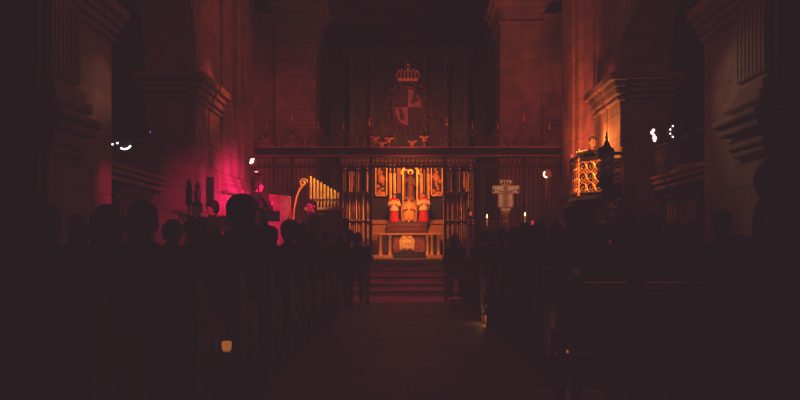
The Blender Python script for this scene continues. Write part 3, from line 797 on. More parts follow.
for i, (arm, px, py, Y, hs, hm_, ci, lab, yaw, rz, _) in enumerate(mus):
    ms = person_meshes('musician_%d' % i, standing(yaw=yaw*.5, arms=arm), hs, hm_, CO[ci], 1.0, voxel=.010)
    zc = Z(py, Y); sc = (zc - RZ)/1.62
    x = X(px, Y)
    o = person_obj('person', ms, (x, Y, RZ), PI+rz, sc, lab)
    if arm == 'violin':
        vr = thing('violin', 'violin held under the chin of the ' + ('short-haired violinist' if i == 0 else 'bun-haired violinist'), 'violin')
        m = MB(); pts = []
        for k in range(28):
            t = k/28*2*PI; rr = 1 - .28*math.exp(-((abs(math.sin(t))-1)**2)/.03)
            pts.append((.10*rr*math.sin(t), .175*math.cos(t)))
        m.prism(pts, lambda u, v, d: (u, v, d), -.018, .018); m.build('soundbox', VARN, vr, bevel=.006)
        bx((-.012,.16,.005),(.012,.36,.028)).build('neck', BLACKM, vr)
        MB().tube(spiral((0,0,0), .018, 1.3, 0, 1, 12), .007, 5).build('scroll', VARN, vr).location = (0,.37,.012)
        m = MB()
        for q in (-.009,-.003,.003,.009): m.tube([V((q,-.12,.03)),V((q,.355,.032))], .0012, 4)
        m.build('strings', PAPER, vr)
        R = Matrix.Translation((x, Y, RZ)) @ Euler((0,0,PI+rz)).to_matrix().to_4x4() @ Matrix.Scale(sc, 4)
        vr.matrix_world = R @ Matrix.Translation((-.155, .25, 1.485)) @ Euler((.12, .25, .28)).to_matrix().to_4x4()
        bw = thing('violin_bow', 'bow drawn across the strings by the ' + ('short-haired violinist' if i == 0 else 'bun-haired violinist'), 'bow')
        MB().tube([V((-.32,0,0)),V((0,0,.012)),V((.32,0,0))], .004, 6).build('bow_stick', VARN, bw)
        bx((-.31,-.003,-.014),(.30,.003,-.012)).build('bow_hair', PAPER, bw)
        bx((.27,-.005,-.014),(.31,.005,0)).build('frog', BLACKM, bw)
        bw.matrix_world = R @ Matrix.Translation((-.02, .33, 1.49)) @ Euler((0, .3, -.45)).to_matrix().to_4x4()
# slim loudspeaker on stand
Y = 13.62; x = X(210, Y)
sp = thing('column_loudspeaker', 'slim black column loudspeaker on a pole against the pink pillar', 'loudspeaker', (x, Y, RZ))
bx((-.055,-.06,Z(204,Y)-RZ), (.055,.06,Z(177,Y)-RZ)).build('speaker_column', BLACKM, sp, bevel=.01)
MB().cyl((0,0,.05),(0,0,Z(204,Y)-RZ),.018).build('pole', BLACKM, sp)
MB().lathe((0,0,0),[(.17,0),(.17,.03),(.03,.05)],16).build('base', BLACKM, sp)
bx((-.045,-.064,Z(203,Y)-RZ), (.045,-.06,Z(178,Y)-RZ)).build('speaker_grille', LENSOFF, sp)
for px, p0, Y, lab in ((197.5, 186, 12.65, 'dark processional staff with knob top standing next to the loudspeaker'), (189, 184, 12.35, 'dark processional staff with knob top standing at the pillar corner')):
    x = max(X(px, Y), -3.52)
    s = thing('processional_staff', lab, 'staff', (x, Y, RZ), 0, 'processional staffs')
    h = Z(p0, Y)-RZ
    MB().cyl((0,0,.04),(0,0,h-.3),.016).build('shaft', WOOD, s)
    MB().lathe((0,0,h-.34),[(.016,0),(.05,.03),(.055,.26),(.03,.3),(.045,.34),(.01,.42)],12).build('staff_head', IRON, s, smooth=True)
    MB().lathe((0,0,0),[(.085,0),(.085,.03),(.025,.06)],14).build('foot', WOOD, s)
# small organ
Y = 16.8; xa, xb = X(309, Y), X(341, Y)
og = thing('chamber_organ', 'small chamber organ with a slanting row of gilt pipes', 'organ', ((xa+xb)/2, Y, RZ))
hw = (xb-xa)/2
bx((-hw-.03,-.24,0),(hw+.03,.28,1.70)).build('case', WOOD, og, bevel=.02)
bx((-hw-.06,-.28,1.70),(hw+.06,.30,1.76)).build('case_top', WOOD_O, og, bevel=.01)
npip = 9
for i in range(npip):
    t = i/(npip-1); h = (Z(177,Y)-RZ-1.76)*(1-t) + (Z(193,Y)-RZ-1.76)*t
    xx = -hw+.05 + (2*hw-.1)*t
    m = MB(); r = .027
    m.lathe((xx,-.12,1.76),[(.008,0),(r,.14),(r,.16)],12); m.lathe((xx,-.12,1.92),[(r*.96,0),(r,.005),(r,h-.16),(r*.8,h-.155)],12)
    p = m.build('organ_pipe', GILT, og, smooth=True)
    bx((xx-.02,-.162,1.91),(xx+.02,-.15,1.945)).build('pipe_mouth', UMBER, p)
bx((-hw+.05,-.50,.72),(hw-.05,-.24,.80)).build('keyboard', PAPER, og)
m = MB(); m.loft([(V((-hw-.06-.26*math.sin(PI*.5*t), -.16, 2.26-1.1*t+.25*math.sin(PI*t))), .028-.012*t) for t in [q/14 for q in range(15)]], 8)
m.tube([p + V((-hw-.1,-.16,2.28)) for p in spiral((0,0,0), .09, 1.4, 0, 1)], .02, 6)
m.build('carved_bracket', GILT, og, smooth=True)
# harpsichord with raised lid
Y = 16.25; xa, xb = X(264.5, Y), X(288, Y)
hp = thing('harpsichord', 'harpsichord with its rose painted lid raised, behind the phone', 'harpsichord', ((xa+xb)/2, Y, RZ))
hw = (xb-xa)/2
outline = [(-hw,-.55),(hw,-.55),(hw,.0),(hw-.12,.35),(-.05,.62),(-hw,.66)]
MB().prism(outline, lambda u,v,d:(u,v,d), .72,.95).build('case', WOOD, hp, bevel=.01)
Lz0, Lz1 = Z(222,Y)-RZ, Z(193,Y)-RZ
MB().prism([(-hw,.98),(hw+.04,.98),(hw-.03,Lz1-.05),(-hw,Lz1)], lambda u,v,d:(u,.42+.10*(v-.98)+d,v), -.012,.012).build('lid', LIDPAINT, hp)
m = MB(); 
for a, b in (((-hw,Lz1),(hw-.03,Lz1-.05)),((hw-.03,Lz1-.05),(hw+.04,.98))): m.tube([V((u,.40+.10*(v-.98),v)) for u, v in (a,b)], .014, 6)
m.build('lid_moulding', GILT_D, hp)
MB().tube([V((hw-.08,0,.95)),V((hw-.05,.46,1.6))],.01,6).build('lid_prop', WOOD, hp)
bx((-hw+.03,-.75,.74),(hw-.03,-.55,.80)).build('keyboard', PAPER, hp)
for x_, y_ in ((-hw+.06,-.48),(hw-.06,-.48),(-hw+.1,.5)): MB().lathe((x_,y_,0),[(.02,0),(.03,.05),(.022,.1),(.035,.6),(.03,.72)],10).build('leg', WOOD, hp, smooth=True)
# candle by the organ
def candle_stand(px, py, Y, zb, label, thick=.016, clen=.16, group='lit candles on stands', watt=0.0, x=None):
    x = X(px, Y) if x is None else x; zt = Z(py, Y)
    c = thing('candle_stand', label, 'candle', (x, Y, zb), 0, group); h = zt - zb - .03
    MB().lathe((0,0,0),[(.13,0),(.13,.02),(.05,.05),(.02,.09),(.014,.3),(.025,.34),(.014,.38),(.014,h-clen-.1),(.03,h-clen-.06),(.014,h-clen-.04),(.055,h-clen-.01),(.055,h-clen)],14).build('stand', GILT_D, c, smooth=True)
    k = MB().cyl((0,0,h-clen),(0,0,h),thick,thick*.95,12).build('candle', WAX, c, smooth=True)
    MB().lathe((0,0,h+.002),[(.002,0),(.013,.018),(.014,.032),(.006,.06),(.001,.078)],10).build('flame', FLAME, k, smooth=True)
    if watt:
        l = bpy.data.lights.new('flame_light', 'POINT'); l.energy = watt; l.color = (1,.45,.15); l.shadow_soft_size = .03
        lo = bpy.data.objects.new('flame_light', l); col.objects.link(lo); lo.location = (x, Y-.02, zt+.12)
    return c
candle_stand(293.5, 222, 15.75, RZ, 'thick lit candle on a stand beside the harpsichord', .03, .16, watt=1.5)
candle_stand(487, 216.5, 16.6, 0, 'slim lit candle on a stand between screen bars and the white cross, aisle side', watt=1.2)
candle_stand(525, 214.5, 16.6, 0, 'slim lit candle on a stand on the pulpit side of the white cross', watt=1.2)
for px, py, Y, lab in ((532.5, 222, 16.2, 'red glass votive lamp on a stand near the pulpit-side candle'), (470.5, 213, 16.8, 'red glass votive lamp on a stand nearest the aisle')):
    c = thing('votive_lamp', lab, 'lamp', (X(px,Y), Y, 0), 0, 'red votive lamps'); h = Z(py,Y)
    MB().lathe((0,0,0),[(.12,0),(.12,.02),(.03,.05),(.013,.1),(.013,h-.1),(.05,h-.07),(.05,h-.06)],12).build('stand', IRON, c, smooth=True)
    MB().lathe((0,0,h-.06),[(.02,0),(.028,.02),(.03,.08),(.026,.085),(.024,.03)],12).build('glass_cup', REDGL, c, smooth=True)

# ------------------------------------------------------------------ PROCESSIONAL CROSS
Y = 16.4; cx0 = X(505.7, Y)
cr = thing('processional_cross', 'pale painted processional cross on a pole beside the iron screen', 'cross', (cx0, Y, 0))
u = Y/F
def cz_(py): return Z(py, Y)
outline = [(-9,180),(9,180),(9,186),(6.5,186.5),(6.5,185.5),(14,184),(14.5,195),(7.8,195.5),(8.2,208),(6,208.5),(5.5,212),(4,214),(-4,214),(-5.5,212),(-6,208.5),(-8.2,208),(-7.8,195.5),(-14.5,195),(-14,184),(-6.5,185.5),(-6.5,186.5),(-9,186)]
def crossprism(s, d0, d1, pts):
    return MB().prism([(a*u*s, cz_(197)+(cz_(b)-cz_(197))*s) for a, b in pts], lambda p, q, d: (p, d, q), d0, d1)
def cross_cells(s, d0, d1):
    m = MB()
    cells = [(-6.5,6.5,179.8,184),(-4.5,4.5,184,185.5),(-13.6,13.6,185.5,193.6),(-7.6,7.6,193.6,207.5),(-5.2,5.2,207.5,211.5),(-3.4,3.4,211.5,214.5)]
    for a,b,t,q in cells:
        e = (1-s)*9
        m.box(((a+e)*u, d0, cz_(q-e*.6)), ((b-e)*u, d1, cz_(t+e*.6)))
    return m
cross_cells(1.0, -.02, .02).build('cross_board', OCHRE, cr)
m = MB()
for a,b,t,q in ((-5.6,5.6,180.6,183.2),(-12.8,-2.4,186.4,192.7),(2.4,12.8,186.4,192.7),(-6.6,-3.2,194.4,206.6),(3.2,6.6,194.4,206.6),(-2.3,2.3,194.4,206.6),(-4.2,4.2,208.4,210.8)):
    m.box((a*u,-.026,cz_(q)),(b*u,-.02,cz_(t)))
m.build('ivory_panel', IVORY, cr)
m = MB()
yy=-.03
m.ell((0,yy,cz_(188.3)),(.03,.014,.042)); m.ell((0,yy,cz_(196)),(.042,.016,.10)); m.ell((0,yy,cz_(201.5)),(.045,.016,.05))
for sg in (-1,1):
    m.cap((sg*.03,yy,cz_(192)),(sg*.22,yy,cz_(189.8)),.016,.010); m.cap((sg*.018,yy,cz_(201)),(sg*.012,yy,cz_(208)),.02,.012)
m.build('carved_figure', mat('warm_corpus', (.50,.27,.14), .6), cr, smooth=True)
m = MB()
for a,b in ((-2.6,182.5),(2.6,182.5),(0,182.3),(-12,190.5),(12,190.5)):
    m.ell((a*u,-.028,cz_(b)),(.018,.008,.035), n=8, m=6)
m.build('painted_saints', UMBER, cr, smooth=True)
hp0 = cz_(214.5)
MB().lathe((0,0,0),[(.16,0),(.16,.03),(.05,.06),(.018,.1),(.016,hp0-.25),(.05,hp0-.2),(.06,hp0-.16),(.03,hp0-.1),(.05,hp0-.05),(.03,hp0+.02)],14).build('pole', GILT_D, cr, smooth=True)

# ------------------------------------------------------------------ STATUES
def statue(px, py_top, py_base, Y, kind, label):
    hpx = (py_base-py_top)*Y/F; s = hpx/1.0      # design height 1.0
    base = Z(py_base, Y)
    r = thing('statue', label, 'statue', (X(px,Y), Y, base), 0, 'altar statues'); r.scale = (s,)*3
    def blob(mb, mt, name, vx=.012): 
        o = bpy.data.objects.new(name, finish_blob(mb, mt, name, vx, .5, 2)); col.objects.link(o); o.parent = r; return o
    if kind == 'stand':
        m = MB(); m.lathe((0,0,0),[(.17,0),(.165,.06),(.14,.25),(.125,.42),(.12,.5)],18)
        for k in range(12): m.cap((.155*math.cos(k*PI/6),.155*math.sin(k*PI/6),.03),(.115*math.cos(k*PI/6),.115*math.sin(k*PI/6),.45),.02,.012)
        blob(m, REDCL, 'robe')
        m = MB(); m.lathe((0,0,.38),[(.165,0),(.15,.1),(.14,.3),(.12,.38)],18)
        for sg in (-1,1): m.cap((sg*.13,0,.74),(sg*.18,-.06,.58),.06,.055); m.cap((sg*.18,-.06,.58),(sg*.09,-.15,.60),.055,.05)
        m.ell((0,0,.70),(.15,.11,.10)); t = blob(m, WHITECL, 'tunic')
        m = MB(); m.ell((0,0,.785),(.145,.115,.055))
        for sg in (-1,1): m.ell((sg*.12,-.02,.745),(.06,.08,.06))
        m.cap((0,-.10,.74),(0,-.12,.60),.03,.02); blob(m, REDCL, 'collar')
        for sg in (-1,1):
            m = MB(); m.ell((sg*.065,-.18,.61),(.03,.035,.03))
            for q in range(4): m.cap((sg*.07-.02*q*sg*.6,-.20,.60+.012*q),(sg*.045-.01*q*sg,-.215,.62+.012*q),.009,.007)
            m.cap((sg*.07,-.17,.63),(sg*.055,-.19,.655),.009,.007)
            blob(m, SKINW, 'hand', .007)
    else:
        m = MB(); m.lathe((0,0,0),[(.30,0),(.29,.05),(.25,.3),(.17,.55),(.15,.62)],20)
        for k in range(14): m.cap((.28*math.cos(k*PI/7),.28*math.sin(k*PI/7),.04),(.15*math.cos(k*PI/7),.15*math.sin(k*PI/7),.58),.03,.015)
        m.ell((0,0,.64),(.17,.13,.14)); blob(m, GOLDCL, 'cope')
        m = MB(); m.ell((0,-.20,.22),(.17,.14,.17)); m.cap((-.1,-.26,.25),(-.09,-.30,.095),.07,.08); m.cap((.1,-.26,.25),(.09,-.30,.095),.07,.08); blob(m, mat('yellow_brocade', (.62,.33,.08), .6, scale=22, bump=.3), 'alb')
        m = MB()
        for sg in (-1,1): m.cap((sg*.14,-.02,.68),(sg*.19,-.14,.48),.055,.05); m.cap((sg*.19,-.14,.48),(sg*.07,-.24,.5),.05,.035)
        blob(m, GOLDCL, 'sleeves')
        for sg in (-1,1):
            m = MB(); m.ell((sg*.05,-.27,.51),(.028,.035,.028))
            for q in range(4): m.cap((sg*.05,-.29,.495+.012*q),(sg*.025,-.315,.50+.012*q),.008,.007)
            m.cap((sg*.05,-.26,.53),(sg*.035,-.285,.55),.008,.007)
            blob(m, SKINW, 'hand', .007)
        m = MB()
        m.tube([V((.28*math.cos(t), .10, .56+.42*math.sin(t))) for t in [PI*q/16 for q in range(17)]], .022, 8)
        m.box((-.30,.08,0),(-.25,.14,.58)); m.box((.25,.08,0),(.30,.14,.58)); m.box((-.26,.12,.05),(.26,.14,.7))
        m.build('throne', GILT_D, r, smooth=True)
    m = MB(); hz = .885 if kind == 'stand' else .80
    M = Matrix.Translation((0,0,hz)) @ Matrix.Rotation(PI,4,'Z') @ Matrix.Scale(.82,4)
    add_head(m, M); m.cap(M @ V((0,-.01,-.06)), M @ V((0,-.02,-.15)), .045,.05)
    blob(m, SKINW, 'head', .007)
    m = MB(); add_hair(m, M, 'short'); blob(m, HAIR_B, 'hair', .009)
    if kind != 'stand':
        m = MB(); m.lathe((0,.01,hz+.05),[(.075,0),(.08,.03),(.072,.035),(.07,.03)],14)
        for k in range(8): m.cap((.076*math.cos(k*PI/4),.01+.076*math.sin(k*PI/4),hz+.07),(.08*math.cos(k*PI/4),.01+.08*math.sin(k*PI/4),hz+.125),.012,.006)
        m.build('crown', GILT, r, smooth=True)
    return r
statue(394.2, 193, 222.1, 28.6, 'stand', 'statue in white tunic and scarlet robe, standing on the organ side of the throne')
statue(423.6, 192, 222.1, 28.6, 'stand', 'statue in white tunic and scarlet robe, standing on the pulpit side of the throne')
statue(409, 196, 222.0, 28.66, 'seat', 'crowned golden statue enthroned between the two scarlet statues')
# dark statue with staff in the niche
Y = 29.35
r = thing('niche_statue', 'dark wooden statue with a raised staff in the central niche', 'statue', (X(410.5,Y), Y-.12, 2.782)); r.scale = (.86,)*3
hs = Z(165, Y)-2.78
m = MB(); m.lathe((0,0,0),[(.20,0),(.18,.08),(.14,hs*.5),(.15,hs*.72),(.08,hs*.8)],16)
m.cap((-.12,0,hs*.72),(-.24,-.08,hs*.58),.05,.045); m.cap((-.24,-.08,hs*.58),(-.22,-.14,hs*.74),.045,.035)
m.cap((.12,0,hs*.72),(.2,-.08,hs*.5),.05,.045); m.cap((.2,-.08,hs*.5),(.06,-.16,hs*.52),.045,.035)
M = Matrix.Translation((0,0,hs*.9)) @ Matrix.Rotation(PI,4,'Z') @ Matrix.Scale(.85,4)
add_head(m, M); m.cap((0,0,hs*.78),(0,0,hs*.85),.05)
o = bpy.data.objects.new('carved_body', finish_blob(m, mat('warm_brown_statue', (.30,.13,.06), .5), 'carved_body', .012, .5)); col.objects.link(o); o.parent = r
m = MB(); m.cyl((-.22,-.15,.05),(-.22,-.15,hs*1.08),.014,n=8); m.box((-.30,-.165,hs*.97),(-.14,-.135,hs*.995)); m.build('staff', GILT, r)
m = MB(); m.lathe((0,.02,0),[(.12,0),(.12,.02),(.115,.02)],18); h_ = m.build('halo', GILT, r); h_.rotation_euler = (PI/2,0,0); h_.location = (0,.1,hs*.92)

# lit side stalls behind the screen
def stall(x0, x1, Y, label, seed):
    s = thing('choir_stall', label, 'stall', ((x0+x1)/2, Y, zf)); w = (x1-x0)/2
    h = Z(192, Y)-zf
    bx((-w,.12,0),(w,.2,h-.08)).build('panel_back', WOOD, s)
    bx((-w-.05,-.1,h-.1),(w+.05,.25,h)).build('stall_cornice', GILT_D, s, bevel=.015)
    bx((-w,-.06,h*.55),(w,.14,h*.59)).build('arm_rail', WOOD_O, s, bevel=.01)
    bx((-w,-.2,0),(w,.12,h*.26)).build('bench', WOOD, s, bevel=.01)
    n = max(4, int(w*2/.22))
    for i in range(n+1):
        x = -w+2*w*i/n
        MB().lathe((x,.0,0),[(.035,0),(.035,.1),(.022,.14),(.026,h*.5),(.035,h*.53),(.022,h*.6),(.026,h*.8),(.035,h-.12),(.035,h-.1)],10).build('turned_post', GILT, s, smooth=True)
    for i in range(n):
        m = MB(); x = -w+2*w*(i+.5)/n
        m.ell((x,.11,h*.76),(.06,.03,.17)); m.ell((x,.10,h*.84),(.035,.03,.04)); m.box((x-.07,.09,h*.30),(x+.07,.125,h*.50))
        m.box((x-.02,.10,h*.48),(x+.02,.125,h*.7)); m.build('carved_relief', WOOD_O, s, smooth=True)
stall(X(343,25.5), X(370,25.5), 25.5, 'carved choir stall glowing gold behind the screen, organ side', 1)
stall(X(444,25.5), X(467,25.5), 25.5, 'carved choir stall glowing gold behind the screen, pulpit side', 2)

# ------------------------------------------------------------------ PULPIT
pu = thing('pulpit', 'gilded iron pulpit projecting from the stone pillar', 'pulpit', (3.60, 14.2, 0))
PF = 1.93; PT = 2.62
plan = [(3.60,13.4),(3.27,13.4),(2.96,13.85),(2.96,14.55),(3.27,15.0),(3.60,15.0)]
PL = [(a-3.60, b-14.2) for a, b in plan]
MB().prism([(a*1.05-.02, b*1.06) for a, b in PL], lambda u,v,d:(u,v,d), PF-.07, PF).build('pulpit_floor', IRON, pu)
for nm_, z_, r_ in (('hand_rail', PT, .028), ('bottom_rail', PF+.05, .018), ('middle_rail', PT-.09, .012)):
    MB().tube([V((*a, z_)) for a in PL], r_, 8).build(nm_, IRON, pu)
for p in PL: 
    MB().lathe((*p,PF),[(.03,0),(.03,.06),(.02,.08),(.02,PT-PF+.02),(.035,PT-PF+.05),(.03,PT-PF+.09),(.005,PT-PF+.13)],8).build('corner_post', GILT_D, pu, smooth=True)
DARKBACK = mat('dark_lining', (.02,.012,.01), .9, bump=0)  # sheets added behind the scrollwork so its openings stay dark
for a, b in zip(PL[:-1], PL[1:]):
    MB().prism([(a[0]*.955,a[1]*.955),(b[0]*.955,b[1]*.955),(b[0]*.95,b[1]*.95),(a[0]*.95,a[1]*.95)], lambda u,v,d:(u,v,d), PF, PT-.08).build('lining_panel', DARKBACK, pu)
    a3, b3 = V((*a,0)), V((*b,0)); L_ = (b3-a3).length; d = (b3-a3).normalized()
    nx = max(2, int(round(L_/.17))); nz = 3; m = MB(); cw = L_/nx; chh = (PT-.1-PF-.05)/nz
    for i in range(nx):
        for j in range(nz):
            c = a3 + d*(cw*(i+.5)) + V((0,0,PF+.05+chh*(j+.5)))
            m.tube([c + d*(cw*.46*math.cos(t)) + V((0,0,chh*.46*math.sin(t))) for t in [2*PI*q/22 for q in range(22)]], .0115, 6, True)
            for q in range(4):
                t = PI/4+q*PI/2; m.ell(c + d*(cw*.5*math.cos(t)*1.3) + V((0,0,chh*.5*math.sin(t)*1.3)), .015, n=6, m=5)
            [m.tube([c + d*(cw*.4*(1-q/10)*math.cos(q*.7+h0)) + V((0,0,chh*.42*(1-q/10)*math.sin(q*.7+h0))) for q in range(10)], .007, 4) for h0 in (.4+i,)]
    m.build('scroll_panel', GILT, pu, smooth=True)
# bracket
m = MB(); foot = V((0,0,1.33))
for p in PL:
    p3 = V((p[0],p[1],PF-.07)); pts = []
    for q in range(13):
        t = q/12; pts.append(V((p3.x*(1-t)**.6, p3.y*(1-t)**.8, p3.z + (foot.z-p3.z)*(t**1.4))))
    m.tube(pts, .022, 6)
    for t in (.3,.55):
        c = V((p3.x*(1-t)**.6, p3.y*(1-t)**.8, p3.z+(foot.z-p3.z)*t**1.4)); m.tube([c + V((.09*math.cos(w_)*(1-w_/12)*-1, 0, .09*math.sin(w_)*(1-w_/12))) for w_ in [q*.6 for q in range(15)]], .012, 5)
for t in (.18,.42,.66):
    ring = [V((p[0]*(1-t)**.6, p[1]*(1-t)**.8, PF-.07+(foot.z-PF+.07)*t**1.4)) for p in PL]; m.tube(ring, .014, 5)
m.ell(foot, (.05,.06,.09)); m.build('scroll_bracket', IRON_R, pu, smooth=True)
# corner desk of dark carved wood
ld = thing('eagle_lectern', 'dark carved lectern with pointed finial standing at the pulpit corner', 'lectern', (3.27, 13.29, PF))
bx((-.07,-.04,-.0),(.07,.03,.06)).build('base', WOOD, ld, bevel=.01)
MB().lathe((0,0,.06),[(.05,0),(.07,.04),(.06,.1),(.065,.3),(.07,.5),(.08,.56)],10).build('shaft', UMBER, ld, smooth=True)
m = MB(); m.prism([(-.13,.60),(.13,.56),(.15,.70),(.09,.76),(.05,.86),(-.03,.82),(-.08,.74),(-.15,.74)], lambda u,v,d:(u,d,v), -.08,.05)
m.ell((.0,-.04,.72),(.15,.08,.07)); m.ell((-.09,-.05,.68),(.05,.06,.08)); m.ell((.09,-.05,.68),(.05,.06,.08)); [m.ell((.06*(-1)**k,-.05,.1+.055*k),(.085,.045,.065)) for k in range(9)]; m.build('carved_desk', UMBER, ld, smooth=True)
MB().lathe((.03,0,.82),[(.03,0),(.04,.04),(.015,.09),(.028,.12),(.004,.22)],8).build('finial', IRON, ld, smooth=True)
rd = thing('reading_desk', 'sloping black reading desk with open book on the pulpit rail', 'desk', (3.0, 13.545, PT-.03))
Mx = Matrix.Translation((0,0,.042)) @ Euler((-.12,0,.95)).to_matrix().to_4x4() @ Matrix.Rotation(PI/2*0,4,'Z')
MB().obox(Mx, .34,.24,.02).build('desk_board', BLACKM, rd, bevel=.004)
m = MB(); m.obox(Mx @ Matrix.Translation((-.07,0,.017)) @ Euler((0,.08,0)).to_matrix().to_4x4(), .14,.2,.012); m.obox(Mx @ Matrix.Translation((.07,0,.017)) @ Euler((0,-.08,0)).to_matrix().to_4x4(), .14,.2,.012)
MB().tube([V((0,0,.03)),V((.02,.012,.02)),V((.045,.028,.028))],.012,8).build('desk_bracket', IRON, rd)
bk = m.build('open_book', PAPER); bk.location = V(rd.location) + V((0,0,.007)); tag(bk, 'open white book lying on the pulpit reading desk', 'book')
# reader
stl = thing('low_stool', 'low wooden stool under the reader inside the pulpit', 'stool', (3.33, 14.42, PF+.008))
MB().lathe((0,0,.26),[(.15,0),(.16,.01),(.15,.022)],16).build('seat', WOOD, stl, smooth=True)
for k in range(3):
    a = k*2*PI/3; MB().cyl((.13*math.cos(a),.13*math.sin(a),0),(.09*math.cos(a),.09*math.sin(a),.26),.016,n=8).build('leg', WOOD, stl)
J = seated(S=.31, lean=.10, arms='desk', pitch=.02)
ms = person_meshes('reader', J, 'short', HAIR_G, CO[0], 1.0, voxel=.009)
person_obj('person', ms, (3.33, 14.42, PF+.003), PI-.2, .97, 'grey-haired reader in black seated in the pulpit behind the open book')

# ------------------------------------------------------------------ BALCONIES
def balcony(sd, label):
    b = thing('balcony', label, 'balcony')
    xi = sd*4.2
    bx((xi, 10.02, 2.10), (sd*5.3, 13.66, 2.2)).build('balcony_floor', WOOD, b)
    m = MB()
    for z0, z1, e in ((2.18,2.24,.08),(2.10,2.16,.05),(2.0,2.06,.02)): m.box((xi-sd*e,10.04,z0),(xi+sd*.06,13.66,z1))
    m.build('front_moulding', WOOD_O, b, bevel=.01)
    m = MB(); m.box((xi-sd*.03,10.04,2.70),(xi+sd*.04,13.66,2.75)); m.build('hand_rail', IRON, b); bx((xi-sd*.0,10.04,2.27),(xi+sd*.03,13.66,2.30)).build('bottom_rail', IRON, b)
    m = MB(); y = 10.1
    while y < 13.65:
        m.lathe((xi+sd*.015,y,2.24),[(.012,0),(.02,.08),(.01,.15),(.024,.25),(.01,.33),(.012,.47)],6); y += .12
    m.build('balusters', IRON_R, b, smooth=True)
    return b
balcony(-1, 'wooden balcony with iron rail under the arch on the organ side')
balcony(1, 'wooden balcony with iron rail under the arch on the pulpit side')
for sd, lab in ((-1,'slatted wooden confessional under the balcony on the organ side'), (1,'slatted wooden confessional under the balcony on the pulpit side')):
    c = thing('confessional', lab, 'confessional', (sd*4.65, 12.70, 0))
    bx((-sd*.3,-.75,0),(sd*.5,.78,1.9)).build('booth', WOOD, c, bevel=.01)
    bx((-sd*.36,-.8,1.85),(sd*.5,.8,1.98)).build('booth_cornice', WOOD, c, bevel=.015)
    m = MB()
    for k in range(9): m.box((-sd*.33,-.66+.15*k,.3),(-sd*.29,-.6+.15*k,1.75))
    m.build('slatted_door', WOOD_O, c)
# stage lights
def stage_light(loc, aim, label, lensm, leds=None, ledm=None, r=.11, stand=None, tilt=None):
    s = thing('stage_light', label, 'spotlight', loc, 0, 'stage lights')
    d = (V(aim)-V(loc)).normalized(); q = d.to_track_quat('Z','Y').to_matrix().to_4x4()
    def P_(m): m.v = [tuple(q @ V(p)) for p in m.v]; return m
    P_(MB().lathe((0,0,-.16),[(r*.6,0),(r*.85,.04),(r,.1),(r,.27),(r*1.06,.28),(r*1.06,.30),(r*.9,.30),(r*.88,.26)],16)).build('lamp_can', BLACKM, s, smooth=True)
    P_(MB().lathe((0,0,.11),[(r*.86,0),(r*.86,.01)],16)).build('lens', lensm, s)
    if leds:
        m = MB()
        for a, rr, sz in leds: m.ell((r*rr*math.cos(a), r*rr*math.sin(a), .135), sz, n=8, m=6)
        P_(m).build('led_ring', ledm, s)
    m = MB(); m.tube([V((r*1.15*math.cos(t), r*1.15*math.sin(t)*0, -.0 + r*1.5*math.sin(t))) for t in [PI*k/10 for k in range(11)]], .012, 6)
    m.build('yoke', BLACKM, s)
    if stand:
        MB().tube([V((0,0,0)),V((0,0,stand)),V((math.copysign(.20,loc[0]),0,stand))],.014,8).build('mounting_pole', BLACKM, s)
    return s
arc = lambda a0, a1, n, rr, sz: [(a0+(a1-a0)*k/(n-1), rr, sz) for k in range(n)]
def on_bal(px, py, sd, X0=4.02):
    Y = abs(X0*F/(px-VX)); return (sd*X0, Y, Z(py, Y))
# left balcony pair
l = on_bal(111, 137, -1); stage_light(l, (0, 4.5, 1.2), 'black stage light with a row of white points at the rail end, organ side', LENSOFF, arc(3.9, 5.4, 3, .75, .012), WLED, .12, stand=2.768-l[2])
l = on_bal(123, 142, -1); stage_light(l, (-.6, 4.5, 1.5), 'black stage light glowing in a white crescent above the balcony rail, organ side', LENSOFF, arc(4.3, 5.7, 7, .8, .0125), WLED, .12, stand=2.768-l[2])
l = on_bal(139, 131, -1, 3.93); stage_light(l, (3, 14.5, 4), 'unlit black stage light on the balcony rail nearest the screen, organ side', LENSOFF, [(4.5, .3, .022), (5.3, .8, .012)], BLED, .11, stand=2.768-l[2])
# right balcony
l = on_bal(657, 135, 1); stage_light(l, (2.2, 4.5, 1.6), 'stage light with a pinkish white glow on the balcony rail, pulpit side', LENSOFF, [(2.3,.8,.026),(2.7,.75,.03),(3.2,.45,.022),(3.9,.5,.034),(4.2,.75,.024)], PLED, .13, stand=2.768-l[2])
l = on_bal(676, 131, 1); stage_light(l, (2.2, 4.5, 1.4), 'stage light with a column of white points on the balcony rail, pulpit side', LENSOFF, arc(2.2, 4.1, 4, .75, .011), WLED, .13, stand=2.768-l[2])
# lamp on pole beside pulpit / near the screen
def pole_lamp(px, py, Y, zb, label, aim, lensm, leds, ledm, r, second=None):
    x = X(px, Y); z = Z(py, Y)
    s = stage_light((x, Y, z), aim, label, lensm, leds, ledm, r)
    h = z - zb
    MB().cyl((0,0,-h+.02),(0,0,-r),.018,n=8).build('pole', BLACKM, s)
    m = MB()
    for k in range(3):
        a = k*2*PI/3+.4; m.cyl((0,0,-h+.45),(.26*math.cos(a),.26*math.sin(a),-h+.01),.012,n=6)
    m.build('tripod', BLACKM, s)
    return s
pole_lamp(546.5, 174, 16.6, 0, 'stage light on a tall pole in front of the screen, pulpit side', (1.9, 8, 1.5), LENSOFF, arc(2.4, 4.6, 8, .7, .016), mat('cream_led', (1,.9,.7), .3, emit=(1,.7,.42), strength=3, bump=0), .09)
pole_lamp(252, 162.5, 13.7, RZ, 'lit lamp on a tall pole beside the conductor at the screen end', (-1.2, 9, 2.2), LENSOFF, [(2.6,.3,.030),(2.1,.6,.024),(1.4,.75,.016),(3.4,.6,.018)], BULB, .07)
Y = 13.5
vc = thing('video_camera', 'small video camera with white indicator on a thin pole beneath the lamp', 'camera', (X(258.5, Y), Y, RZ))
zc = Z(172.5, Y)-RZ
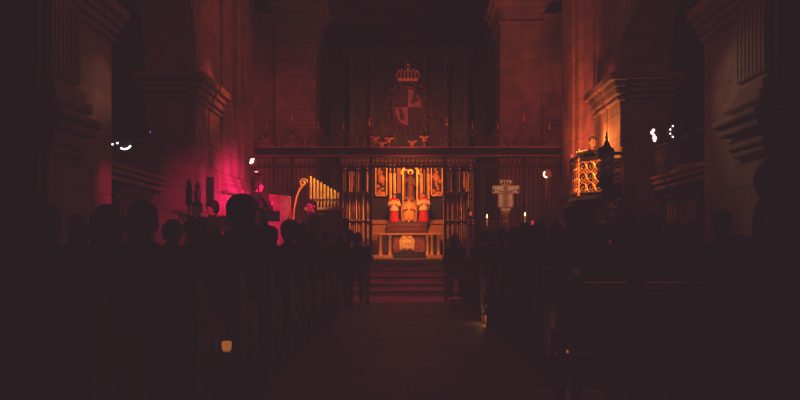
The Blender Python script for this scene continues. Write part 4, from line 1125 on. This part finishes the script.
bx((-.05,-.1,zc-.035),(.05,.1,zc+.035)).build('camera_body', BLACKM, vc, bevel=.008)
MB().cyl((0,.1,zc),(0,.17,zc),.03).build('camera_lens', BLACKM, vc)
MB().cyl((0,0,.02),(0,0,zc-.035),.013,n=8).build('pole', BLACKM, vc)
bx((-.045,-.104,zc-.005),(.01,-.1,zc+.012)).build('indicator', mat('dim_white_led', (1,.9,.85), .4, emit=(1,.7,.6), strength=.8, bump=0), vc)
m = MB()
for k in range(3):
    a = k*2*PI/3; m.cyl((0,0,.3),(.2*math.cos(a),.2*math.sin(a),.01),.01,n=6)
m.build('tripod', BLACKM, vc)
ms = person_meshes('conductor', standing(yaw=-.6, arms='hold'), 'short', HAIR_K, CO[0], 1.0, voxel=.010)
yc = 15.15; xc = X(257.5, yc); zh = Z(187, yc)
pd = thing('conductor_podium', 'wooden podium under the conductor behind the phone', 'podium', (xc, yc, RZ))
ph_ = zh - 1.58 - RZ
bx((-.24,-.24,0),(.24,.24,ph_-.04)).build('podium_box', WOOD, pd, bevel=.01); bx((-.26,-.26,ph_-.04),(.26,.26,ph_)).build('podium_top', WOOD_P, pd, bevel=.008)
person_obj('person', ms, (xc, yc, zh-1.576), -.6, .975, 'conductor in black standing on the podium beside the lamp pole')

# ------------------------------------------------------------------ SMALL GLOWS ALONG THE PEWS
def glow(loc, label, r=.035, watt=.4, h=.09):
    g = thing('candle_glass', label, 'candle', loc, 0, 'candle glasses along the aisle')
    MB().lathe((0,0,0),[(r*.7,0),(r*.95,.01),(r,h),(r*.9,h),(r*.85,.015)],14).build('glass_cup', AMBERGL, g, smooth=True)
    k = MB().cyl((0,0,.012),(0,0,h*.45),r*.7,n=12).build('candle', WAX, g)
    MB().lathe((0,0,h*.46),[(.002,0),(.009,.012),(.008,.024),(.001,.05)],8).build('flame', FLAME, k, smooth=True)
    l = bpy.data.lights.new('glow_light','POINT'); l.energy = watt; l.color = (1,.38,.1); l.shadow_soft_size = .02
    o = bpy.data.objects.new('glow_light', l); col.objects.link(o); o.location = V(loc)+V((0,-.0,h+.06))
glow((1.10, 10.93, 0), 'amber candle glass on the floor against a pew end, pulpit side', .045, 1.6, .10)
glow((1.19, 6.3-.39, .243), 'small amber candle glass on the kneeler ahead of the near empty pew', .03, .25, .05)
lt = thing('candle_lantern', 'small amber lantern hooked to a pew end on the organ side', 'lantern', (-.952, 4.2, .52))
MB().lathe((0,0,-.05),[(.018,0),(.024,.01),(.027,.04),(.024,.05),(.021,.046),(.021,.012)],14).build('glass_cup', AMBERGL, lt, smooth=True)
MB().lathe((0,0,-.075),[(.01,0),(.045,.01),(.045,.022)],12).build('lantern_base', IRON, lt)
MB().tube([V((-.05,0,.11)),V((-.02,0,.12)),V((0,0,.10)),V((0,0,.075))],.006,6).build('hook', IRON, lt)
m = MB()
for k in range(3):
    a_ = k*2*PI/3; m.tube([V((.046*math.cos(a_),.046*math.sin(a_),-.06)),V((.046*math.cos(a_),.046*math.sin(a_),.04)),V((0,0,.08))],.004,5)
m.build('wire_cage', IRON, lt)
wp = thing('wooden_post', 'brown wooden post with foot standing at the aisle before the chairs', 'post', (-1.23*.99, 14.05, 0))
bx((-.045,-.045,.05),(.045,.045,.90)).build('post', WOOD_O, wp, bevel=.01); bx((-.16,-.10,0),(.10,.10,.05)).build('foot', WOOD_O, wp, bevel=.01); bx((-.055,-.055,.90),(.055,.055,.94)).build('post_cap', WOOD_O, wp, bevel=.01)

# ------------------------------------------------------------------ LIGHTS
def light(kind, loc, aim, energy, color, size=.3, spot=60, blend=.6):
    l = bpy.data.lights.new('stage_'+kind.lower(), kind); l.energy = energy; l.color = color  # lamps without fixtures, several added just to brighten dim parts
    if kind == 'AREA': l.size = size
    else: l.shadow_soft_size = size
    if kind == 'SPOT': l.spot_size = math.radians(spot); l.spot_blend = blend
    o = bpy.data.objects.new(l.name, l); col.objects.link(o); o.location = loc
    if aim is not None: o.rotation_euler = (V(aim)-V(loc)).to_track_quat('-Z','Y').to_euler()
    return o
MAG = (1, .01, .12); RED = (1, .06, .04); ORG = (1, .25, .05); AMB = (1, .34, .09)
# magenta wash on the organ side
MAG = (1, .006, .135)
light('SPOT', (-2.75, 15.3, 1.5), (-3.7, 16.5, 1.9), 250, MAG, .12, 84, 1)
light('SPOT', (-.9, 13.6, 3.6), (-3.7, 16.6, 1.5), 1700, MAG, .2, 44, 1)
light('SPOT', (-2.2, 11.7, 2.5), (-3.1, 13.9, 1.6), 110, MAG, .1, 66, .7)
light('SPOT', (-1.4, 12.4, 3.3), (-3.65, 14.9, 1.5), 520, MAG, .1, 34, .9)
light('SPOT', (-1.0, 14.4, 3.0), (-2.3, 15.6, 1.6), 26, MAG, .1, 42, .8)
light('SPOT', (-.5, 11.5, 2.6), (-3.7, 9.85, 1.75), 220, MAG, .1, 12, .9)
light('SPOT', (-1.0, 16.6, 1.5), (-2.6, 18.95, 1.6), 34, MAG, .1, 60, .9)
# red wash over pillars
light('SPOT', (1.2, 15.6, 7.0), (-3.7, 16.3, 4.6), 150, RED, .2, 60, .9)
light('SPOT', (-1.2, 15.4, 4.6), (-3.6, 14.9, 3.9), 130, (1,.10,.05), .1, 30, .9)
light('SPOT', (-.6, 16.2, 6.2), (-3.0, 20.5, 4.2), 150, RED, .3, 44, 1.0)
light('SPOT', (.6, 16.2, 6.2), (3.0, 20.5, 4.2), 130, RED, .3, 44, 1.0)
light('SPOT', (1.5, 19.25, 1.2), (2.9, 20.5, 2.6), 12, RED, .1, 80, 1.0)
light('SPOT', (-1.5, 19.25, 1.2), (-2.9, 20.5, 2.6), 9, RED, .1, 80, 1.0)
for x_ in (-2.4, 0, 2.4): light('SPOT', (x_, 17.4, 4.9), (x_, 18.95, 3.2), 36, (1,.09,.06), .1, 110, 1.0)
light('SPOT', (0, 17.5, 2.5), (0, 18.95, 4.2), 80, (1,.16,.06), .1, 70, .9)
light('AREA', (0, 8, 8.5), (0, 15, 4.5), 34, (1, .12, .09), 2)
# orange at the pulpit
light('POINT', (3.44, 14.62, 3.02), None, 26, (1,.19,.03), .04)
light('POINT', (3.04, 13.84, 2.88), None, 20, ORG, .03)
light('SPOT', (1.9, 12.5, 3.0), (3.1, 13.7, 2.3), 420, ORG, .06, 34, .8)
light('SPOT', (2.6, 15.6, 1.6), (3.7, 17.2, 4.5), 620, (1,.115,.03), .15, 75, 1)
light('SPOT', (3.0, 11.8, 3.0), (3.42, 13.4, 2.35), 34, ORG, .05, 15, 1)
light('SPOT', (1.4, 13.2, 4.2), (3.6, 14.7, 3.9), 110, (1,.15,.03), .1, 28, .9)
# altar
light('SPOT', (0, 17.2, 4.0), (0, 18.95, 5.15), 40, (1,.13,.05), .1, 26, .9)
light('AREA', (0, 25.6, 4.4), (0, 28.8, 1.9), 170, ORG, .8)
light('SPOT', (0, 26.2, 3.4), (0, 28.6, 2.3), 150, AMB, .1, 34, .9)
light('SPOT', (-1.2, 23.5, 2.6), (-1.5, 25.6, 1.6), 190, ORG, .1, 60, .9)
light('SPOT', (1.2, 23.5, 2.6), (1.6, 25.6, 1.6), 90, ORG, .1, 60, .9)
light('SPOT', (0, 25.4, 2.3), (0, 27.8, 1.1), 60, AMB, .1, 50, .9)
# organ pipes, cross
light('SPOT', (-1.2, 15.6, 3.2), (-1.85, 16.7, 2.3), 270, (1,.5,.12), .04, 38, .6)
light('SPOT', (1.4, 14.0, 2.6), (2.0, 16.4, 2.15), 46, (1,.58,.38), .05, 20, .6)
# dull brown touch on the near cornices
light('SPOT', (2.3, 10.6, 3.7), (3.6, 8.5, 2.4), 46, (1,.48,.22), .1, 50, 1)
light('SPOT', (-2.0, 11.2, 3.2), (-3.7, 9.6, 2.9), 44, (1,.32,.16), .1, 26, 1)
light('SPOT', (1.8, 12.4, .9), (3.3, 14.0, 1.65), 120, (1,.16,.1), .1, 30, 1)
# steps and the empty pew
light('SPOT', (0, 16.0, 3.6), (0, 16.9, .1), 240, (1,.03,.13), .2, 66, 1)
light('SPOT', (1.9, 5.9, 3.0), (1.4, 5.0, .78), 60, (1,.25,.15), .1, 22, 1)
light('SPOT', (-.6, 12.6, 2.4), (-1.22, 14.0, .6), 16, (1,.25,.12), .05, 20, 1)

w = bpy.data.worlds.new('night'); scene.world = w; w.use_nodes = True
w.node_tree.nodes['Background'].inputs['Color'].default_value = (.9, .5, .55, 1)
w.node_tree.nodes['Background'].inputs['Strength'].default_value = 0.0

# ------------------------------------------------------------------ CAMERA and film look
cd = bpy.data.cameras.new('camera'); cam = bpy.data.objects.new('camera', cd); col.objects.link(cam)
cd.sensor_width = 36; cd.lens = 36*F/800; cam.location = (0,0,EYE); cam.rotation_euler = (PI/2,0,0)
cd.shift_x = -(VX-400)/800; cd.shift_y = (VY-200)/800; cd.clip_start = .05; cd.clip_end = 100
scene.camera = cam
vs = scene.view_settings
scene.display_settings.display_device = 'sRGB'
vs.view_transform = 'Standard'; vs.look = 'None'; vs.exposure = 0; vs.gamma = 1
vs.use_curve_mapping = True               # faded-film blacks of the photograph
cm = vs.curve_mapping
for i, f in enumerate((.0232, .0137, .0168)):
    c = cm.curves[i]; c.points[0].location = (0, f); c.points[-1].location = (1, 1)
    for p in c.points: p.handle_type = 'VECTOR'
cm.update()
cy = scene.cycles
cy.use_denoising = True
cy.max_bounces = 5; cy.diffuse_bounces = 3; cy.glossy_bounces = 2; cy.sample_clamp_indirect = 3.0
cy.caustics_reflective = False; cy.caustics_refractive = False
